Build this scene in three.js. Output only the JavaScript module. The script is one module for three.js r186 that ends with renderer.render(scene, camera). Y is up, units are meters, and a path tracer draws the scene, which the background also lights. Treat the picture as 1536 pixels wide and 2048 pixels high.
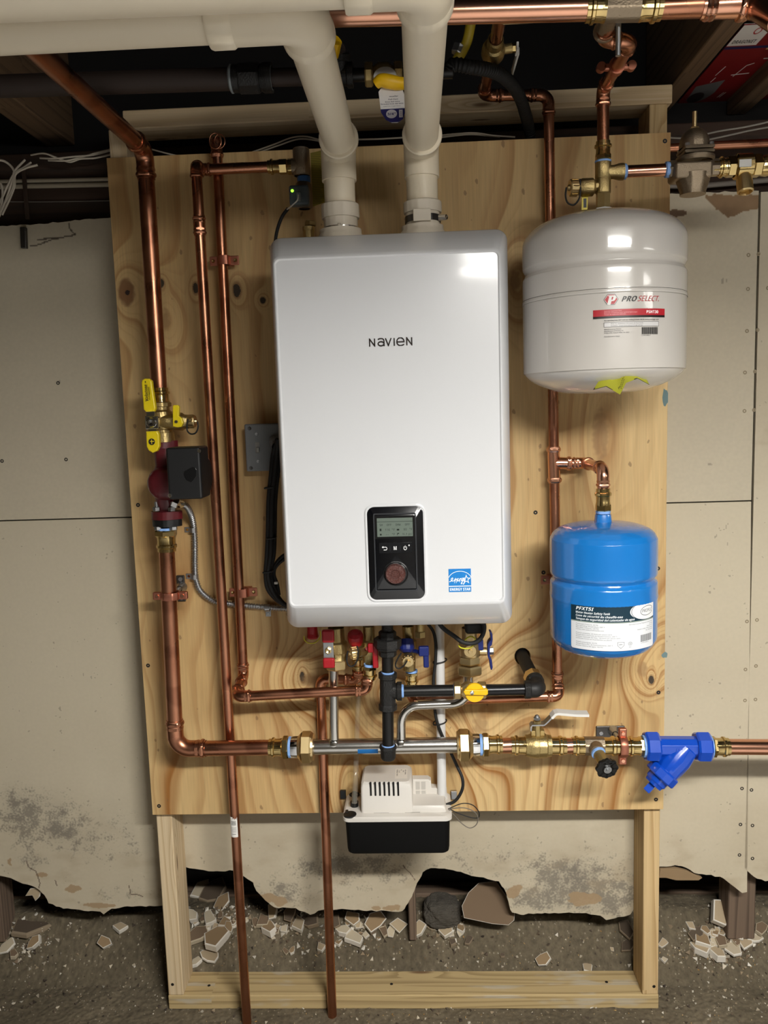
import * as THREE from 'three';
import { mergeGeometries, toCreasedNormals } from 'three/addons/utils/BufferGeometryUtils.js';
import { RoundedBoxGeometry } from 'three/addons/geometries/RoundedBoxGeometry.js';
import { ImprovedNoise } from 'three/addons/math/ImprovedNoise.js';
import { RectAreaLightUniformsLib } from 'three/addons/lights/RectAreaLightUniformsLib.js';

// ---------- camera, light, exposure ----------
const W = 1536, HH = 2048, FPX = 1650;
const scene = new THREE.Scene();
scene.background = new THREE.Color(0x000000);
const camera = new THREE.PerspectiveCamera(2 * Math.atan(HH / 2 / FPX) * 180 / Math.PI, W / HH, 0.05, 50);
camera.position.set(0.66331, 1.4814, 1.97121);
camera.rotation.set(-0.12448, 0.04295, -0.03192, 'YXZ');
camera.updateMatrixWorld(true);
const renderer = new THREE.WebGLRenderer({ antialias: true });
renderer.toneMapping = THREE.LinearToneMapping;
renderer.toneMappingExposure = 0.95;
renderer.shadowMap.enabled = true;
RectAreaLightUniformsLib.init();
// two wraparound ceiling fixtures of the basement, both behind / beside the camera: [x, y, z, length x, lens width z, tube width z, radiance down, radiance of the side]
const FIXTURES = [[1.29, 2.03, 2.02, 0.9, 0.16, 0.12, 280, 22], [3.7, 2.05, 2.6, 1.2, 0.16, 0.12, 24, 2]];
const LIGHT = new THREE.Color(1.0, 0.975, 0.925), LENS = 0.08;
for (const [x, y, z, lx, lz, tz, I, I2] of FIXTURES) {
  const l = new THREE.RectAreaLight(LIGHT, I, lx - 0.02, tz);
  l.position.set(x, y - LENS / 2 - 0.006, z); l.rotation.x = -Math.PI / 2; scene.add(l);
  const f = new THREE.RectAreaLight(LIGHT, I2, lx - 0.02, LENS - 0.01);
  f.position.set(x, y, z - lz / 2 - 0.006); scene.add(f);
}

// ---------- helpers ----------
const V = (x, y, z) => new THREE.Vector3(x, y, z);
const ray = (px, py) => V((px - W / 2) / FPX, -(py - HH / 2) / FPX, -1).transformDirection(camera.matrixWorld);
// a point measured on the photograph, at its distance z from the wall / at a height h
const P = (px, py, z) => { const d = ray(px, py); return camera.position.clone().addScaledVector(d, (z - camera.position.z) / d.z); };
const PH = (px, py, h) => { const d = ray(px, py); return camera.position.clone().addScaledVector(d, (h - camera.position.y) / d.y); };
let seed = 7;
const rnd = () => { seed = (seed + 0x6d2b79f5) | 0; let t = Math.imul(seed ^ (seed >>> 15), 1 | seed); t = (t + Math.imul(t ^ (t >>> 7), 61 | t)) ^ t; return ((t ^ (t >>> 14)) >>> 0) / 4294967296; };
const noise = new ImprovedNoise();
const N = (x, y, z = 0.37) => noise.noise(x, y, z);
const fbm = (x, y, z = 0.37, o = 4) => { let s = 0, a = 0.5; for (let i = 0; i < o; i++) { s += a * N(x, y, z + i * 3.1); x *= 2.03; y *= 2.03; a *= 0.5; } return s; };
const clamp = (x, a = 0, b = 1) => Math.min(b, Math.max(a, x));
const sst = (a, b, x) => { const t = clamp((x - a) / (b - a)); return t * t * (3 - 2 * t); };
const names = {};
const numbered = (n) => { const k = names[n] = (names[n] ?? -1) + 1; return k ? n + '_' + String(k).padStart(3, '0') : n; };
const tops = [];
function meta(o, label, category, group, kind) { if (label) o.userData.label = label; if (category) o.userData.category = category; if (group) o.userData.group = group; if (kind) o.userData.kind = kind; return o; }
function thing(name, label, category, group, kind) { const g = new THREE.Group(); g.name = numbered(name); meta(g, label, category, group, kind); scene.add(g); tops.push(g); return g; }
function clean(g) {
  g = g.index ? g.toNonIndexed() : g.clone();
  for (const k of Object.keys(g.attributes)) if (!['position', 'normal', 'uv'].includes(k)) g.deleteAttribute(k);
  if (!g.attributes.normal) g.computeVertexNormals();
  if (!g.attributes.uv) g.setAttribute('uv', new THREE.BufferAttribute(new Float32Array(g.attributes.position.count * 2), 2));
  g.clearGroups(); return g;
}
const merge = (list) => list.length === 1 ? list[0] : mergeGeometries(list.map(clean));
function mesh(geo, mat) { const m = new THREE.Mesh(Array.isArray(geo) ? merge(geo) : geo, mat); m.castShadow = m.receiveShadow = true; return m; }
function part(parent, name, geo, mat, label) { const m = mesh(geo, mat); m.name = numbered(name); if (label) m.userData.label = label; parent.add(m); return m; }
function solo(name, label, category, geo, mat, group, kind) { const m = mesh(geo, mat); m.name = numbered(name); meta(m, label, category, group, kind); scene.add(m); tops.push(m); return m; }
const align = (g, A, dir) => g.applyQuaternion(new THREE.Quaternion().setFromUnitVectors(V(0, 1, 0), dir.clone().normalize())).translate(A.x, A.y, A.z);
// surface of revolution: profile [[t, r], ...] along dir from A
function rev(A, dir, prof, seg = 24, crease = 0.7) { return align(toCreasedNormals(new THREE.LatheGeometry(prof.map(([t, r]) => new THREE.Vector2(Math.max(r, 1e-5), t)), seg), crease), A, dir); }
const cyl = (A, B, r, r2 = r, seg = 24) => { const L = A.distanceTo(B); return rev(A, B.clone().sub(A), [[0, 0], [0, r], [L, r2], [L, 0]], seg); };
const hex = (A, dir, len, r, seg = 6) => { const c = Math.min(len * 0.18, r * 0.12); return rev(A, dir, [[0, 0], [0, r * 0.9], [c, r], [len - c, r], [len, r * 0.9], [len, 0]], seg, 0.4); };
const press = (A, dir, len, r) => rev(A, dir, [[0, r], [0, r + 0.0022], [len * 0.2, r + 0.0022], [len * 0.26, r + 0.0048], [len * 0.4, r + 0.0048], [len * 0.46, r + 0.002], [len * 0.8, r + 0.002], [len * 0.9, r + 0.003], [len, r + 0.003], [len, r]], 28, 0.6);
const bead = (A, dir, r, b = 0.0035, w = 0.0055) => rev(A, dir, [[-w, r], [-w * 0.6, r + b * 0.75], [0, r + b], [w * 0.6, r + b * 0.75], [w, r]], 28, 1.2);
const box = (w, h, d, c, r = 0.002, rz = 0) => { const g = r ? new RoundedBoxGeometry(w, h, d, 3, Math.min(r, w / 2.01, h / 2.01, d / 2.01)) : new THREE.BoxGeometry(w, h, d); if (rz) g.rotateZ(rz); return g.translate(c.x, c.y, c.z); };
// box between two px corners at front depth z and thickness d
const pbox = (x0, y0, x1, y1, z, d, r = 0.002) => { const a = P(x0, y0, z), b = P(x1, y1, z); return box(Math.abs(b.x - a.x), Math.abs(b.y - a.y), d, V((a.x + b.x) / 2, (a.y + b.y) / 2, z - d / 2), r); };
function fillet(p, R = 0.02, n = 8) {
  const out = [p[0].clone()];
  for (let i = 1; i < p.length - 1; i++) {
    const d1 = p[i - 1].clone().sub(p[i]), d2 = p[i + 1].clone().sub(p[i]), l = Math.min(d1.length(), d2.length()) * 0.49; d1.normalize(); d2.normalize();
    const ang = Math.acos(clamp(d1.dot(d2), -1, 1));
    if (ang > 3.1) { out.push(p[i].clone()); continue; }
    const t = Math.min(R / Math.tan(ang / 2), l), r = t * Math.tan(ang / 2);
    const c = p[i].clone().addScaledVector(d1.clone().add(d2).normalize(), r / Math.sin(ang / 2));
    const a = p[i].clone().addScaledVector(d1, t).sub(c), b = p[i].clone().addScaledVector(d2, t).sub(c), w = Math.PI - ang;
    for (let k = 0; k <= n; k++) { const s = k / n; out.push(c.clone().addScaledVector(a, Math.sin((1 - s) * w) / Math.sin(w)).addScaledVector(b, Math.sin(s * w) / Math.sin(w))); }
  }
  out.push(p[p.length - 1].clone()); return out;
}
function tube(pts, r, seg = 18, cap = true) {
  const q = [pts[0]]; for (const p of pts) if (p.distanceTo(q[q.length - 1]) > 1e-5) q.push(p);
  const pos = [], uv = [], idx = [], T = q.map((p, i) => q[Math.min(i + 1, q.length - 1)].clone().sub(q[Math.max(i - 1, 0)]).normalize());
  let n = Math.abs(T[0].y) < 0.9 ? V(0, 1, 0) : V(1, 0, 0); n.addScaledVector(T[0], -n.dot(T[0])).normalize();
  let len = 0;
  for (let i = 0; i < q.length; i++) {
    if (i) { n.applyQuaternion(new THREE.Quaternion().setFromUnitVectors(T[i - 1], T[i])); n.addScaledVector(T[i], -n.dot(T[i])).normalize(); len += q[i].distanceTo(q[i - 1]); }
    const b = T[i].clone().cross(n), rr = typeof r === 'function' ? r(len, i / (q.length - 1)) : r;
    for (let k = 0; k <= seg; k++) { const a = k / seg * 2 * Math.PI; const v = q[i].clone().addScaledVector(n, Math.cos(a) * rr).addScaledVector(b, Math.sin(a) * rr); pos.push(v.x, v.y, v.z); uv.push(k / seg * 0.14, len); }
  }
  const S = seg + 1;
  for (let i = 0; i < q.length - 1; i++) for (let k = 0; k < seg; k++) { const a = i * S + k, b = a + S; idx.push(a, a + 1, b, b, a + 1, b + 1); }
  const g = new THREE.BufferGeometry(); 
  g.setAttribute('position', new THREE.Float32BufferAttribute(pos, 3)); g.setAttribute('uv', new THREE.Float32BufferAttribute(uv, 2)); g.setIndex(idx); g.computeVertexNormals();
  // weld the normals of the seam
  const nn = g.attributes.normal; for (let i = 0; i < q.length; i++) { const a = i * S, b = a + seg; const v = V(nn.getX(a) + nn.getX(b), nn.getY(a) + nn.getY(b), nn.getZ(a) + nn.getZ(b)).normalize(); nn.setXYZ(a, v.x, v.y, v.z); nn.setXYZ(b, v.x, v.y, v.z); }
  if (!cap) return g;
  const caps = [[0, -1], [q.length - 1, 1]].map(([i, s]) => { const rr = typeof r === 'function' ? r(i ? len : 0, i ? 1 : 0) : r; const c = new THREE.CircleGeometry(rr, seg); c.applyQuaternion(new THREE.Quaternion().setFromUnitVectors(V(0, 0, 1), T[i].clone().multiplyScalar(s))); return c.translate(q[i].x, q[i].y, q[i].z); });
  return merge([g, ...caps]);
}
// smooth curve through points, as a cable
const cable = (pts, r, n = 60, seg = 10) => tube(new THREE.CatmullRomCurve3(pts, false, 'centripetal').getPoints(n), r, seg);
// a run of pipe with a fitting at each corner: children pipe, elbow
function run(parent, pts, r, mat, o = {}) {
  const R = o.R ?? r * 2.2, hub = o.hub ?? r * 1.5, ex = o.ex ?? 0.0014, fm = o.fit ?? mat; let from = pts[0].clone();
  for (let i = 1; i < pts.length; i++) {
    const a = pts[i - 1], b = pts[i], d1 = a.clone().sub(b).normalize();
    if (i === pts.length - 1) { if (from.distanceTo(b) > 0.004) part(parent, 'pipe', tube([from, from.clone().lerp(b, .5), b], r), mat); break; }
    const d2 = pts[i + 1].clone().sub(b).normalize(), ang = Math.acos(clamp(d1.dot(d2), -1, 1));
    const t = Math.min(R / Math.tan(ang / 2), a.distanceTo(b) * .49, b.distanceTo(pts[i + 1]) * .49), h = Math.min(hub, (Math.min(a.distanceTo(b), b.distanceTo(pts[i + 1])) - t) * 0.6);
    const A = b.clone().addScaledVector(d1, t + h), B = b.clone().addScaledVector(d2, t + h);
    if (from.distanceTo(A) > 0.003 && from.clone().sub(A).dot(d1) > 0) part(parent, 'pipe', tube([from, from.clone().lerp(A, .5), A.clone().addScaledVector(d1, -0.003)], r), mat);
    const g = [tube(fillet([A, b, B], R, 10), r + ex, 22)];
    if (o.bead !== 0) for (const [C, d] of [[A, d1], [B, d2]]) { const c = C.clone().addScaledVector(d, -h * 0.3); g.push(bead(c, d, r + ex, o.bead ?? r * 0.17, o.bw ?? r * 0.26)); if (!o.plain) g.push(bead(c.clone().addScaledVector(d, -r * .62), d, r + ex, r * .05, r * .2)); }
    part(parent, 'elbow', g, fm); from = B.clone().addScaledVector(d2, -0.003);
  }
}
function extrude(pts, depth, bevel = 0, holes = []) {
  const s = new THREE.Shape(pts.map((p) => new THREE.Vector2(p[0], p[1])));
  for (const h of holes) s.holes.push(new THREE.Path(h.map((p) => new THREE.Vector2(p[0], p[1]))));
  return new THREE.ExtrudeGeometry(s, { depth, bevelEnabled: bevel > 0, bevelThickness: bevel, bevelSize: bevel, bevelOffset: -bevel, bevelSegments: 2, curveSegments: 16, steps: 1 });
}
// outline given in photo pixels, at front depth z
const pex = (px, z, depth, bevel = 0) => extrude(px.map(([x, y]) => { const p = P(x, y, z); return [p.x, p.y]; }), depth, bevel).translate(0, 0, z - depth - bevel);
const rrect = (x0, y0, x1, y1, r, n = 6) => { const o = []; for (const [cx, cy, a0] of [[x1 - r, y1 - r, 0], [x0 + r, y1 - r, 1], [x0 + r, y0 + r, 2], [x1 - r, y0 + r, 3]]) for (let k = 0; k <= n; k++) { const a = (a0 + k / n) * Math.PI / 2; o.push([cx + r * Math.cos(a), cy + r * Math.sin(a)]); } return o; };
// rings of equal length [x, y, z] -> closed loft
function loft(rings, capStart = true, capEnd = true) {
  const pos = [], idx = [], n = rings[0].length; for (const r of rings) for (const p of r) pos.push(...p);
  for (let i = 0; i < rings.length - 1; i++) for (let k = 0; k < n; k++) { const a = i * n + k, b = i * n + (k + 1) % n; idx.push(a, b, a + n, b, b + n, a + n); }
  for (const [on, i, f] of [[capStart, 0, 1], [capEnd, rings.length - 1, 0]]) if (on) { const c = pos.length / 3, r = rings[i]; pos.push(...[0, 1, 2].map((q) => r.reduce((s, p) => s + p[q], 0) / n)); for (let k = 0; k < n; k++) { const a = i * n + k, b = i * n + (k + 1) % n; f ? idx.push(c, b, a) : idx.push(c, a, b); } }
  const g = new THREE.BufferGeometry(); g.setAttribute('position', new THREE.Float32BufferAttribute(pos, 3)); g.setIndex(idx); return toCreasedNormals(g, 0.5);
}
const ring = (x0, y0, x1, y1, r, z, n = 6) => rrect(x0, y0, x1, y1, r, n).map(([x, y]) => [x, y, z]);

// ---------- textures and materials ----------
const S = (v) => v <= 0.0031308 ? v * 12.92 : 1.055 * Math.pow(v, 1 / 2.4) - 0.055;
function ptex(w, h, f, srgb = true) { const d = new Uint8Array(w * h * 4); for (let j = 0; j < h; j++) for (let i = 0; i < w; i++) { const c = f(i / w, j / h), k = (j * w + i) * 4; for (let q = 0; q < 3; q++) d[k + q] = 255 * (srgb ? S(clamp(c[q])) : clamp(c[q])); d[k + 3] = 255; } const t = new THREE.DataTexture(d, w, h); t.wrapS = t.wrapT = THREE.RepeatWrapping; t.magFilter = THREE.LinearFilter; t.minFilter = THREE.LinearMipmapLinearFilter; t.generateMipmaps = true; if (srgb) t.colorSpace = THREE.SRGBColorSpace; t.needsUpdate = true; return t; }
const mix = (a, b, t) => [a[0] + (b[0] - a[0]) * t, a[1] + (b[1] - a[1]) * t, a[2] + (b[2] - a[2]) * t];
const grey = (v) => [v, v, v];
function ctex(w, h, draw) { const c = document.createElement('canvas'); c.width = w; c.height = h; draw(c.getContext('2d'), w, h); const t = new THREE.CanvasTexture(c); t.colorSpace = THREE.SRGBColorSpace; t.anisotropy = 8; return t; }
const mat = (hex_, roughness = 0.6, metalness = 0, o = {}) => new THREE.MeshPhysicalMaterial({ color: hex_, roughness, metalness, ...o });
const metal = (r, g, b, rough, o = {}) => { const m = new THREE.MeshStandardMaterial({ roughness: rough, metalness: 1, ...o }); m.color.setRGB(r, g, b); return m; };
const copTex = ptex(256, 512, (u, v) => { const a = fbm(u * 6, v * 9, 2.2) * 0.5 + N(u * 40, v * 6, 4) * 0.18, s = sst(0.16, 0.34, N(u * 9, v * 14, 8.8)); return mix(mix([0.58, 0.28, 0.17], [0.42, 0.17, 0.095], clamp(0.5 + a)), [0.3, 0.12, 0.07], s * 0.6); });
const copR = ptex(256, 512, (u, v) => grey(0.3 + 0.18 * fbm(u * 8, v * 12, 6.1)), false);
const brN = ptex(256, 256, (u, v) => grey(0.5 + 0.5 * N(u * 60, v * 60, 1.5)), false);
const M = {
  copper: new THREE.MeshStandardMaterial({ map: copTex, roughnessMap: copR, roughness: 1, metalness: 1 }),
  copperNew: metal(0.78, 0.4, 0.26, 0.22), strap: metal(0.5, 0.2, 0.13, 0.45),
  brass: metal(0.62, 0.46, 0.2, 0.2), brassCast: metal(0.5, 0.38, 0.17, 0.45, { bumpMap: brN, bumpScale: 0.0004 }), bronze: metal(0.34, 0.27, 0.19, 0.5, { bumpMap: brN, bumpScale: 0.0004 }), brassNut: metal(0.72, 0.55, 0.28, 0.38),
  steel: metal(0.62, 0.6, 0.56, 0.22), chrome: metal(0.8, 0.8, 0.8, 0.1), zinc: metal(0.45, 0.46, 0.47, 0.4), darkSteel: metal(0.12, 0.115, 0.11, 0.4),
  iron: mat(0x181716, 0.36, 0.3), ironCast: mat(0x1d1c1b, 0.55, 0.2, { bumpMap: brN, bumpScale: 0.0008 }), ironOld: mat(0x2a1e18, 0.7),
  pvc: mat(0xe8dcc4, 0.42), pvcTop: mat(0xd6ccba, 0.45), pvcWhite: mat(0xd8d7d5, 0.4), white: mat(0xdbdcde, 0.27, 0, { clearcoat: 0.5, clearcoatRoughness: 0.08 }), whiteSide: mat(0xc0c0c2, 0.35),
  tankWhite: mat(0xcdc8c1, 0.24, 0, { clearcoat: 0.7, clearcoatRoughness: 0.06 }), tankBlue: mat(0x1873c0, 0.25, 0, { clearcoat: 0.7, clearcoatRoughness: 0.06 }), strainer: mat(0x0846b6, 0.28, 0, { clearcoat: 0.5, clearcoatRoughness: 0.1 }),
  yellow: mat(0xe9cf18, 0.4), yellowTag: mat(0xd8d42e, 0.6), yellowGas: mat(0xf0bd0e, 0.45), red: mat(0xa3111c, 0.4), redDark: mat(0x5a141c, 0.42, 0, { clearcoat: 0.3 }), blueGrip: mat(0x0e2068, 0.45), tapeBlue: mat(0x86aee8, 0.6), tapeDark: mat(0x2a5f9c, 0.55), blueMark: mat(0x0f6ab0, 0.5),
  black: mat(0x111112, 0.45), blackRubber: mat(0x131313, 0.65), blackBox: mat(0x131314, 0.5), greyBox: mat(0x6f7172, 0.5), dark: mat(0x0b0807, 0.9), tagWhite: mat(0xdcdad4, 0.6), cableWhite: mat(0xc9bfae, 0.6), pumpWhite: mat(0xd4cfc7, 0.45), labelGrey: mat(0xd0cec9, 0.6),
  gypsum: mat(0xd8d2c6, 0.9), paper: mat(0x9b8468, 0.95), paper2: mat(0x7a6752, 0.95), stone: mat(0x5c554b, 0.95), woodChip: mat(0xc9a368, 0.9), screw: mat(0x17130f, 0.6), led: new THREE.MeshStandardMaterial({ color: 0x224400, emissive: 0x9cff3c, emissiveIntensity: 2.2 }),
};
// pale sawn pine, u across, v along the length
function woodTex(w, h, fx, a, b, z, knots = [], smear) { return ptex(w, h, (u, v) => { let f = u * fx + 1.2 * N(u * 2, v * 1.2, z) + 0.3 * N(u * 8, v * 3, z + 2); for (const [ku, kv, s] of knots) { const q = ((u - ku) / s) ** 2 * 0.5 + ((v - kv) / s) ** 2 * 3; f += 2.2 * Math.exp(-q); } const r = f - Math.floor(f), k = sst(0.45, 0.95, r) * (1 - sst(0.95, 1, r)); let c = mix(a, b, k * 0.75); const g = 1 + 0.1 * N(u * 70, v * 6, z + 5) + 0.12 * fbm(u * 3, v * 3, z + 9); for (const [ku, kv, s] of knots) { const q = ((u - ku) / s) ** 2 * 4 + ((v - kv) / s) ** 2 * 26; c = mix(c, [0.14, 0.07, 0.03], Math.exp(-q * q) * 0.85); } if (smear) c = mix(c, [.5, .46, .38], smear(u, v) * (.7 + .5 * N(u * 50, v * 30, 3))); return [c[0] * g, c[1] * g, c[2] * g]; }); }
const pineA = woodTex(256, 1024, 3.2, [0.66, 0.52, 0.33], [0.5, 0.35, 0.19], 1.3, [[0.6, 0.3, 0.09], [0.3, 0.72, 0.08]]);
const pineB = woodTex(256, 1024, 4.5, [0.6, 0.43, 0.22], [0.4, 0.25, 0.1], 7.7, [[0.4, 0.55, 0.1]]);
const pineG = woodTex(256, 1024, 5, [0.5, 0.37, 0.18], [0.29, 0.2, 0.085], 12.1, [[0.5, 0.42, 0.12]], (u, v) => sst(.16, .34, fbm(u * 1.6 + 3, v * 7, 5.5)) * .75);
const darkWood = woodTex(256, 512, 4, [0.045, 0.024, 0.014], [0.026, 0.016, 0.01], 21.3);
const wood = (t) => new THREE.MeshStandardMaterial({ map: t, roughness: 0.85 });
M.pineA = wood(pineA); M.pineB = wood(pineB); M.pineG = wood(pineG); M.darkWood = wood(darkWood);
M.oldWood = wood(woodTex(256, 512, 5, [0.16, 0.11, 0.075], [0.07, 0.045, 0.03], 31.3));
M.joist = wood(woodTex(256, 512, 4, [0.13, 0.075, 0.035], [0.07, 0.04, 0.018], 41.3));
// a sawn board: size w,h,d about centre c, uv running along its longest side
function lumber(w, h, d, c, r = 0.003) {
  const g = box(w, h, d, c, r), p = g.attributes.position, n = g.attributes.normal, uv = [], ax = w >= h && w >= d ? 0 : h >= d ? 1 : 2, C = [c.x, c.y, c.z], D = [w, h, d], off = rnd();
  for (let i = 0; i < p.count; i++) { const q = [p.getX(i), p.getY(i), p.getZ(i)], m = [Math.abs(n.getX(i)), Math.abs(n.getY(i)), Math.abs(n.getZ(i))]; let cr = [0, 1, 2].filter((k) => k !== ax).sort((s, t) => m[s] - m[t])[0]; uv.push((q[cr] - C[cr]) / 0.1 + 0.5 + off, (q[ax] - C[ax]) / 1.25 + off); }
  g.setAttribute('uv', new THREE.Float32BufferAttribute(uv, 2)); return g;
}
// ---------- the room ----------
const worldMap = (t, x0, y0, w, h) => { t.repeat.set(1 / w, 1 / h); t.offset.set(-x0 / w, -y0 / h); return t; };
// dirt floor with a rubble slope under the broken wall
const floorH = (x, z) => { const ramp = clamp((0.01 - z) / 0.125) * 0.125 + 0.006 * sst(0.12, 0, z), rough = 0.3 + 0.7 * sst(0.5, 0.05, z); return ramp + rough * (0.012 * fbm(x * 7, z * 7, 3.3) + 0.004 * fbm(x * 36 + z * 9, z * 33 - x * 7, 1.2) + 0.003 * N(x * 88, z * 84, 4.2)) - 0.003; };
const G = (px, py) => { const d = ray(px, py), q = camera.position.clone(); for (let i = 0; i < 900; i++) { q.addScaledVector(d, 0.004); if (q.y <= floorH(q.x, q.z)) break; } return q; };
{
  const line = (a, f0, f1, b, fine, coarse) => { const o = []; for (let v = a; v < f0; v += coarse) o.push(v); for (let v = f0; v < f1; v += fine) o.push(v); for (let v = f1; v <= b + 1e-6; v += coarse) o.push(v); return o; };
  const xs = line(-2.6, -0.8, 2.0, 5.6, 0.0105, 0.2), zs = line(-0.42, -0.24, 0.42, 5.52, 0.0105, 0.17), pos = [], uv = [], idx = [];
  for (const z of zs) for (const x of xs) { pos.push(x, floorH(x, z), z); uv.push(x / 1.5, z / 1.5); }
  for (let j = 0; j < zs.length - 1; j++) for (let i = 0; i < xs.length - 1; i++) { const a = j * xs.length + i, b = a + xs.length; idx.push(a, b, a + 1, b, b + 1, a + 1); }
  const g = new THREE.BufferGeometry(); g.setAttribute('position', new THREE.Float32BufferAttribute(pos, 3)); g.setAttribute('uv', new THREE.Float32BufferAttribute(uv, 2)); g.setIndex(idx); g.computeVertexNormals();
  const tileN = (u, v, k, z) => { const w = sst(0, 1, u), q = sst(0, 1, v); const a = (i, j) => fbm((u - i) * k, (v - j) * k, z); return (a(0, 0) * (1 - w) + a(1, 0) * w) * (1 - q) + (a(0, 1) * (1 - w) + a(1, 1) * w) * q; };
  const dirt = ptex(700, 700, (u, v) => { const a = tileN(u, v, 6, 1), b = N(u * 128, v * 128, 2), c = N(u * 400, v * 400, 5); let k = mix([0.15, 0.121, 0.078], [0.088, 0.07, 0.043], clamp(0.5 + a * 1.6)); const m = 1 + 0.35 * b + 0.3 * c; k = [k[0] * m, k[1] * m, k[2] * m]; if (c > 0.52 && b > 0.1) k = [0.42, 0.37, 0.28]; return k; });
  const bump = ptex(512, 512, (u, v) => grey(0.5 + 0.3 * N(u * 64, v * 64, 7) + 0.3 * N(u * 160, v * 160, 9)), false);
  const m = mesh(g, new THREE.MeshStandardMaterial({ map: dirt, roughness: 0.97, bumpMap: bump, bumpScale: 0.006 })); m.name = 'floor'; meta(m, 'bare dark dirt floor with scattered plaster crumbs', null, null, 'structure'); scene.add(m);
}
{ const m = mesh(box(8.2, .05, 4.75, V(1.5, -.012, 3.15), 0), new THREE.MeshStandardMaterial({ map: ptex(256, 256, (u, v) => grey(.48 + .1 * fbm(u * 9, v * 9, 5))), roughness: .9 })); m.name = 'floor_slab'; meta(m, 'swept pale concrete floor of the rest of the basement', null, null, 'structure'); scene.add(m); }
// the finished wall: old painted plasterboard sheets, broken off along the bottom
const wallBack = thing('wall_back', 'cream painted plasterboard wall, mouldy and broken off at the bottom', null, null, 'structure');
{
  const X0 = -0.75, YB = 0.15, XW = 2.6;
  const spot = (px, py, rx, ry, s) => { const p = P(px, py, 0); return [p.x, p.y, rx, ry, s]; };
  const moulds = [spot(110, 1640, .09, .06, .8), spot(30, 1620, .07, .06, .8), spot(130, 1665, .05, .02, .6), spot(230, 1650, .1, .06, .3), spot(60, 1720, .05, .03, .5), spot(200, 1700, .12, .05, .35), spot(45, 1650, .03, .08, .6), spot(700, 1728, .09, .018, 1.2), spot(640, 1735, .07, .02, .7), spot(560, 1775, .05, .03, .8), spot(730, 1740, .16, .05, .5), spot(610, 1800, .12, .03, .5), spot(1095, 1735, .035, .018, 1.2), spot(1110, 1785, .09, .06, .85), spot(1180, 1770, .1, .07, .7), spot(1235, 1800, .05, .05, .9), spot(1060, 1800, .05, .03, .7), spot(1400, 1700, .15, .05, .15), spot(860, 1690, .25, .05, .2), spot(20, 1800, .1, .03, .5), spot(260, 1790, .1, .03, .4), spot(1060, 1730, .3, .05, .3)];
  const bare = [spot(145, 1778, .016, .012, 1), spot(14, 1724, .008, .02, 1), spot(545, 1803, .04, .02, 1), spot(1170, 1798, .045, .017, 1), spot(1030, 1780, .016, .022, 1), spot(790, 1815, .05, .012, .8), spot(500, 1790, .02, .014, .8), spot(80, 1750, .03, .008, .7), spot(200, 1812, .05, .008, .6)];
  const cracks = (px) => px.map(([x, y]) => { const p = P(x, y, 0); return [p.x, p.y]; });
  const cr = [cracks([[52, 1725], [55, 1735], [70, 1742], [80, 1765], [78, 1775]]), cracks([[1225, 0], [0, 0]]).slice(2), cracks([[805, 1730], [830, 1760]]), cracks([[258, 1770], [262, 1790], [285, 1795]]), cracks([[110, 1760], [113, 1772]]), cracks([[1270, 1675], [1280, 1700]])];
  const seg = (x, y, a, b) => { const dx = b[0] - a[0], dy = b[1] - a[1], t = clamp(((x - a[0]) * dx + (y - a[1]) * dy) / (dx * dx + dy * dy)); return Math.hypot(x - a[0] - t * dx, y - a[1] - t * dy); };
  const paint = [0.56, 0.492, 0.365];
  const low = ptex(1300, 545, (u, v) => {
    const x = X0 + u * XW, y = YB + v * 1.09; let c = paint; const n1 = fbm(x * 4, y * 4, 1.1), n2 = fbm(x * 18, y * 18, 5.5), n3 = N(x * 131 + y * 60, y * 117 - x * 50, 3.3);
    c = mix(c, [0.50, 0.43, 0.31], clamp(0.4 + n1 * 1.2) * sst(1.0, 0.4, y));
    c = c.map((q) => q * (1 + 0.03 * n3));
    let mo = 0; for (const [a, b, rx, ry, s] of moulds) mo += s * Math.exp(-(((x - a) / rx) ** 2 + ((y - b) / ry) ** 2));
    const xr = .83 * x + .55 * y, yr = -.55 * x + .83 * y, sp = fbm(xr * 33, yr * 41, 9.1, 5) * 1.35 + .75 * N(xr * 230, yr * 210, 2.9);
    const grain = sst(.25, .75, clamp(mo, 0, 1.15) * .55 + sp * .62 * sst(0, .25, mo)), haze = clamp(mo) * sst(-.5, .6, fbm(xr * 12, yr * 12, 4.4));
    c = mix(c, [.27, .235, .18], haze * .5); c = mix(c, [.085, .078, .07], grain * .6);
    const brown = sst(0.25, 0.6, fbm(x * 9, y * 16, 14) + 0.25) * sst(0.55, 0.25, y); c = mix(c, [0.36, 0.28, 0.18], brown * 0.45);
    let pe = 0; for (const [a, b, rx, ry, s] of bare) pe += s * Math.exp(-(((x + .05 * n2 - a) / rx) ** 2 + ((y - b) / ry) ** 2)); if (pe * 1.1 + 1.5 * n2 * sst(.05, .4, pe) + 0.25 * N(x * 60, y * 60, 1) > 0.5) c = mix(c, [0.36, 0.25, 0.14], 0.9);
    for (const l of cr) for (let i = 0; i + 1 < l.length; i++) { const d = seg(x + 0.006 * n2, y + 0.006 * N(x * 30, y * 30, 8), l[i], l[i + 1]); if (d < 0.0009) c = [0.1, 0.07, 0.05]; }
    if (n3 > 0.55 && N(x * 22, y * 22, 6) > 0.25) c = mix(c, [0.2, 0.17, 0.13], 0.6);
    return c;
  });
  const peel = cracks([[1410, 391], [1540, 391], [1540, 412], [1490, 424], [1455, 436], [1432, 420], [1412, 400]]);
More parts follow.
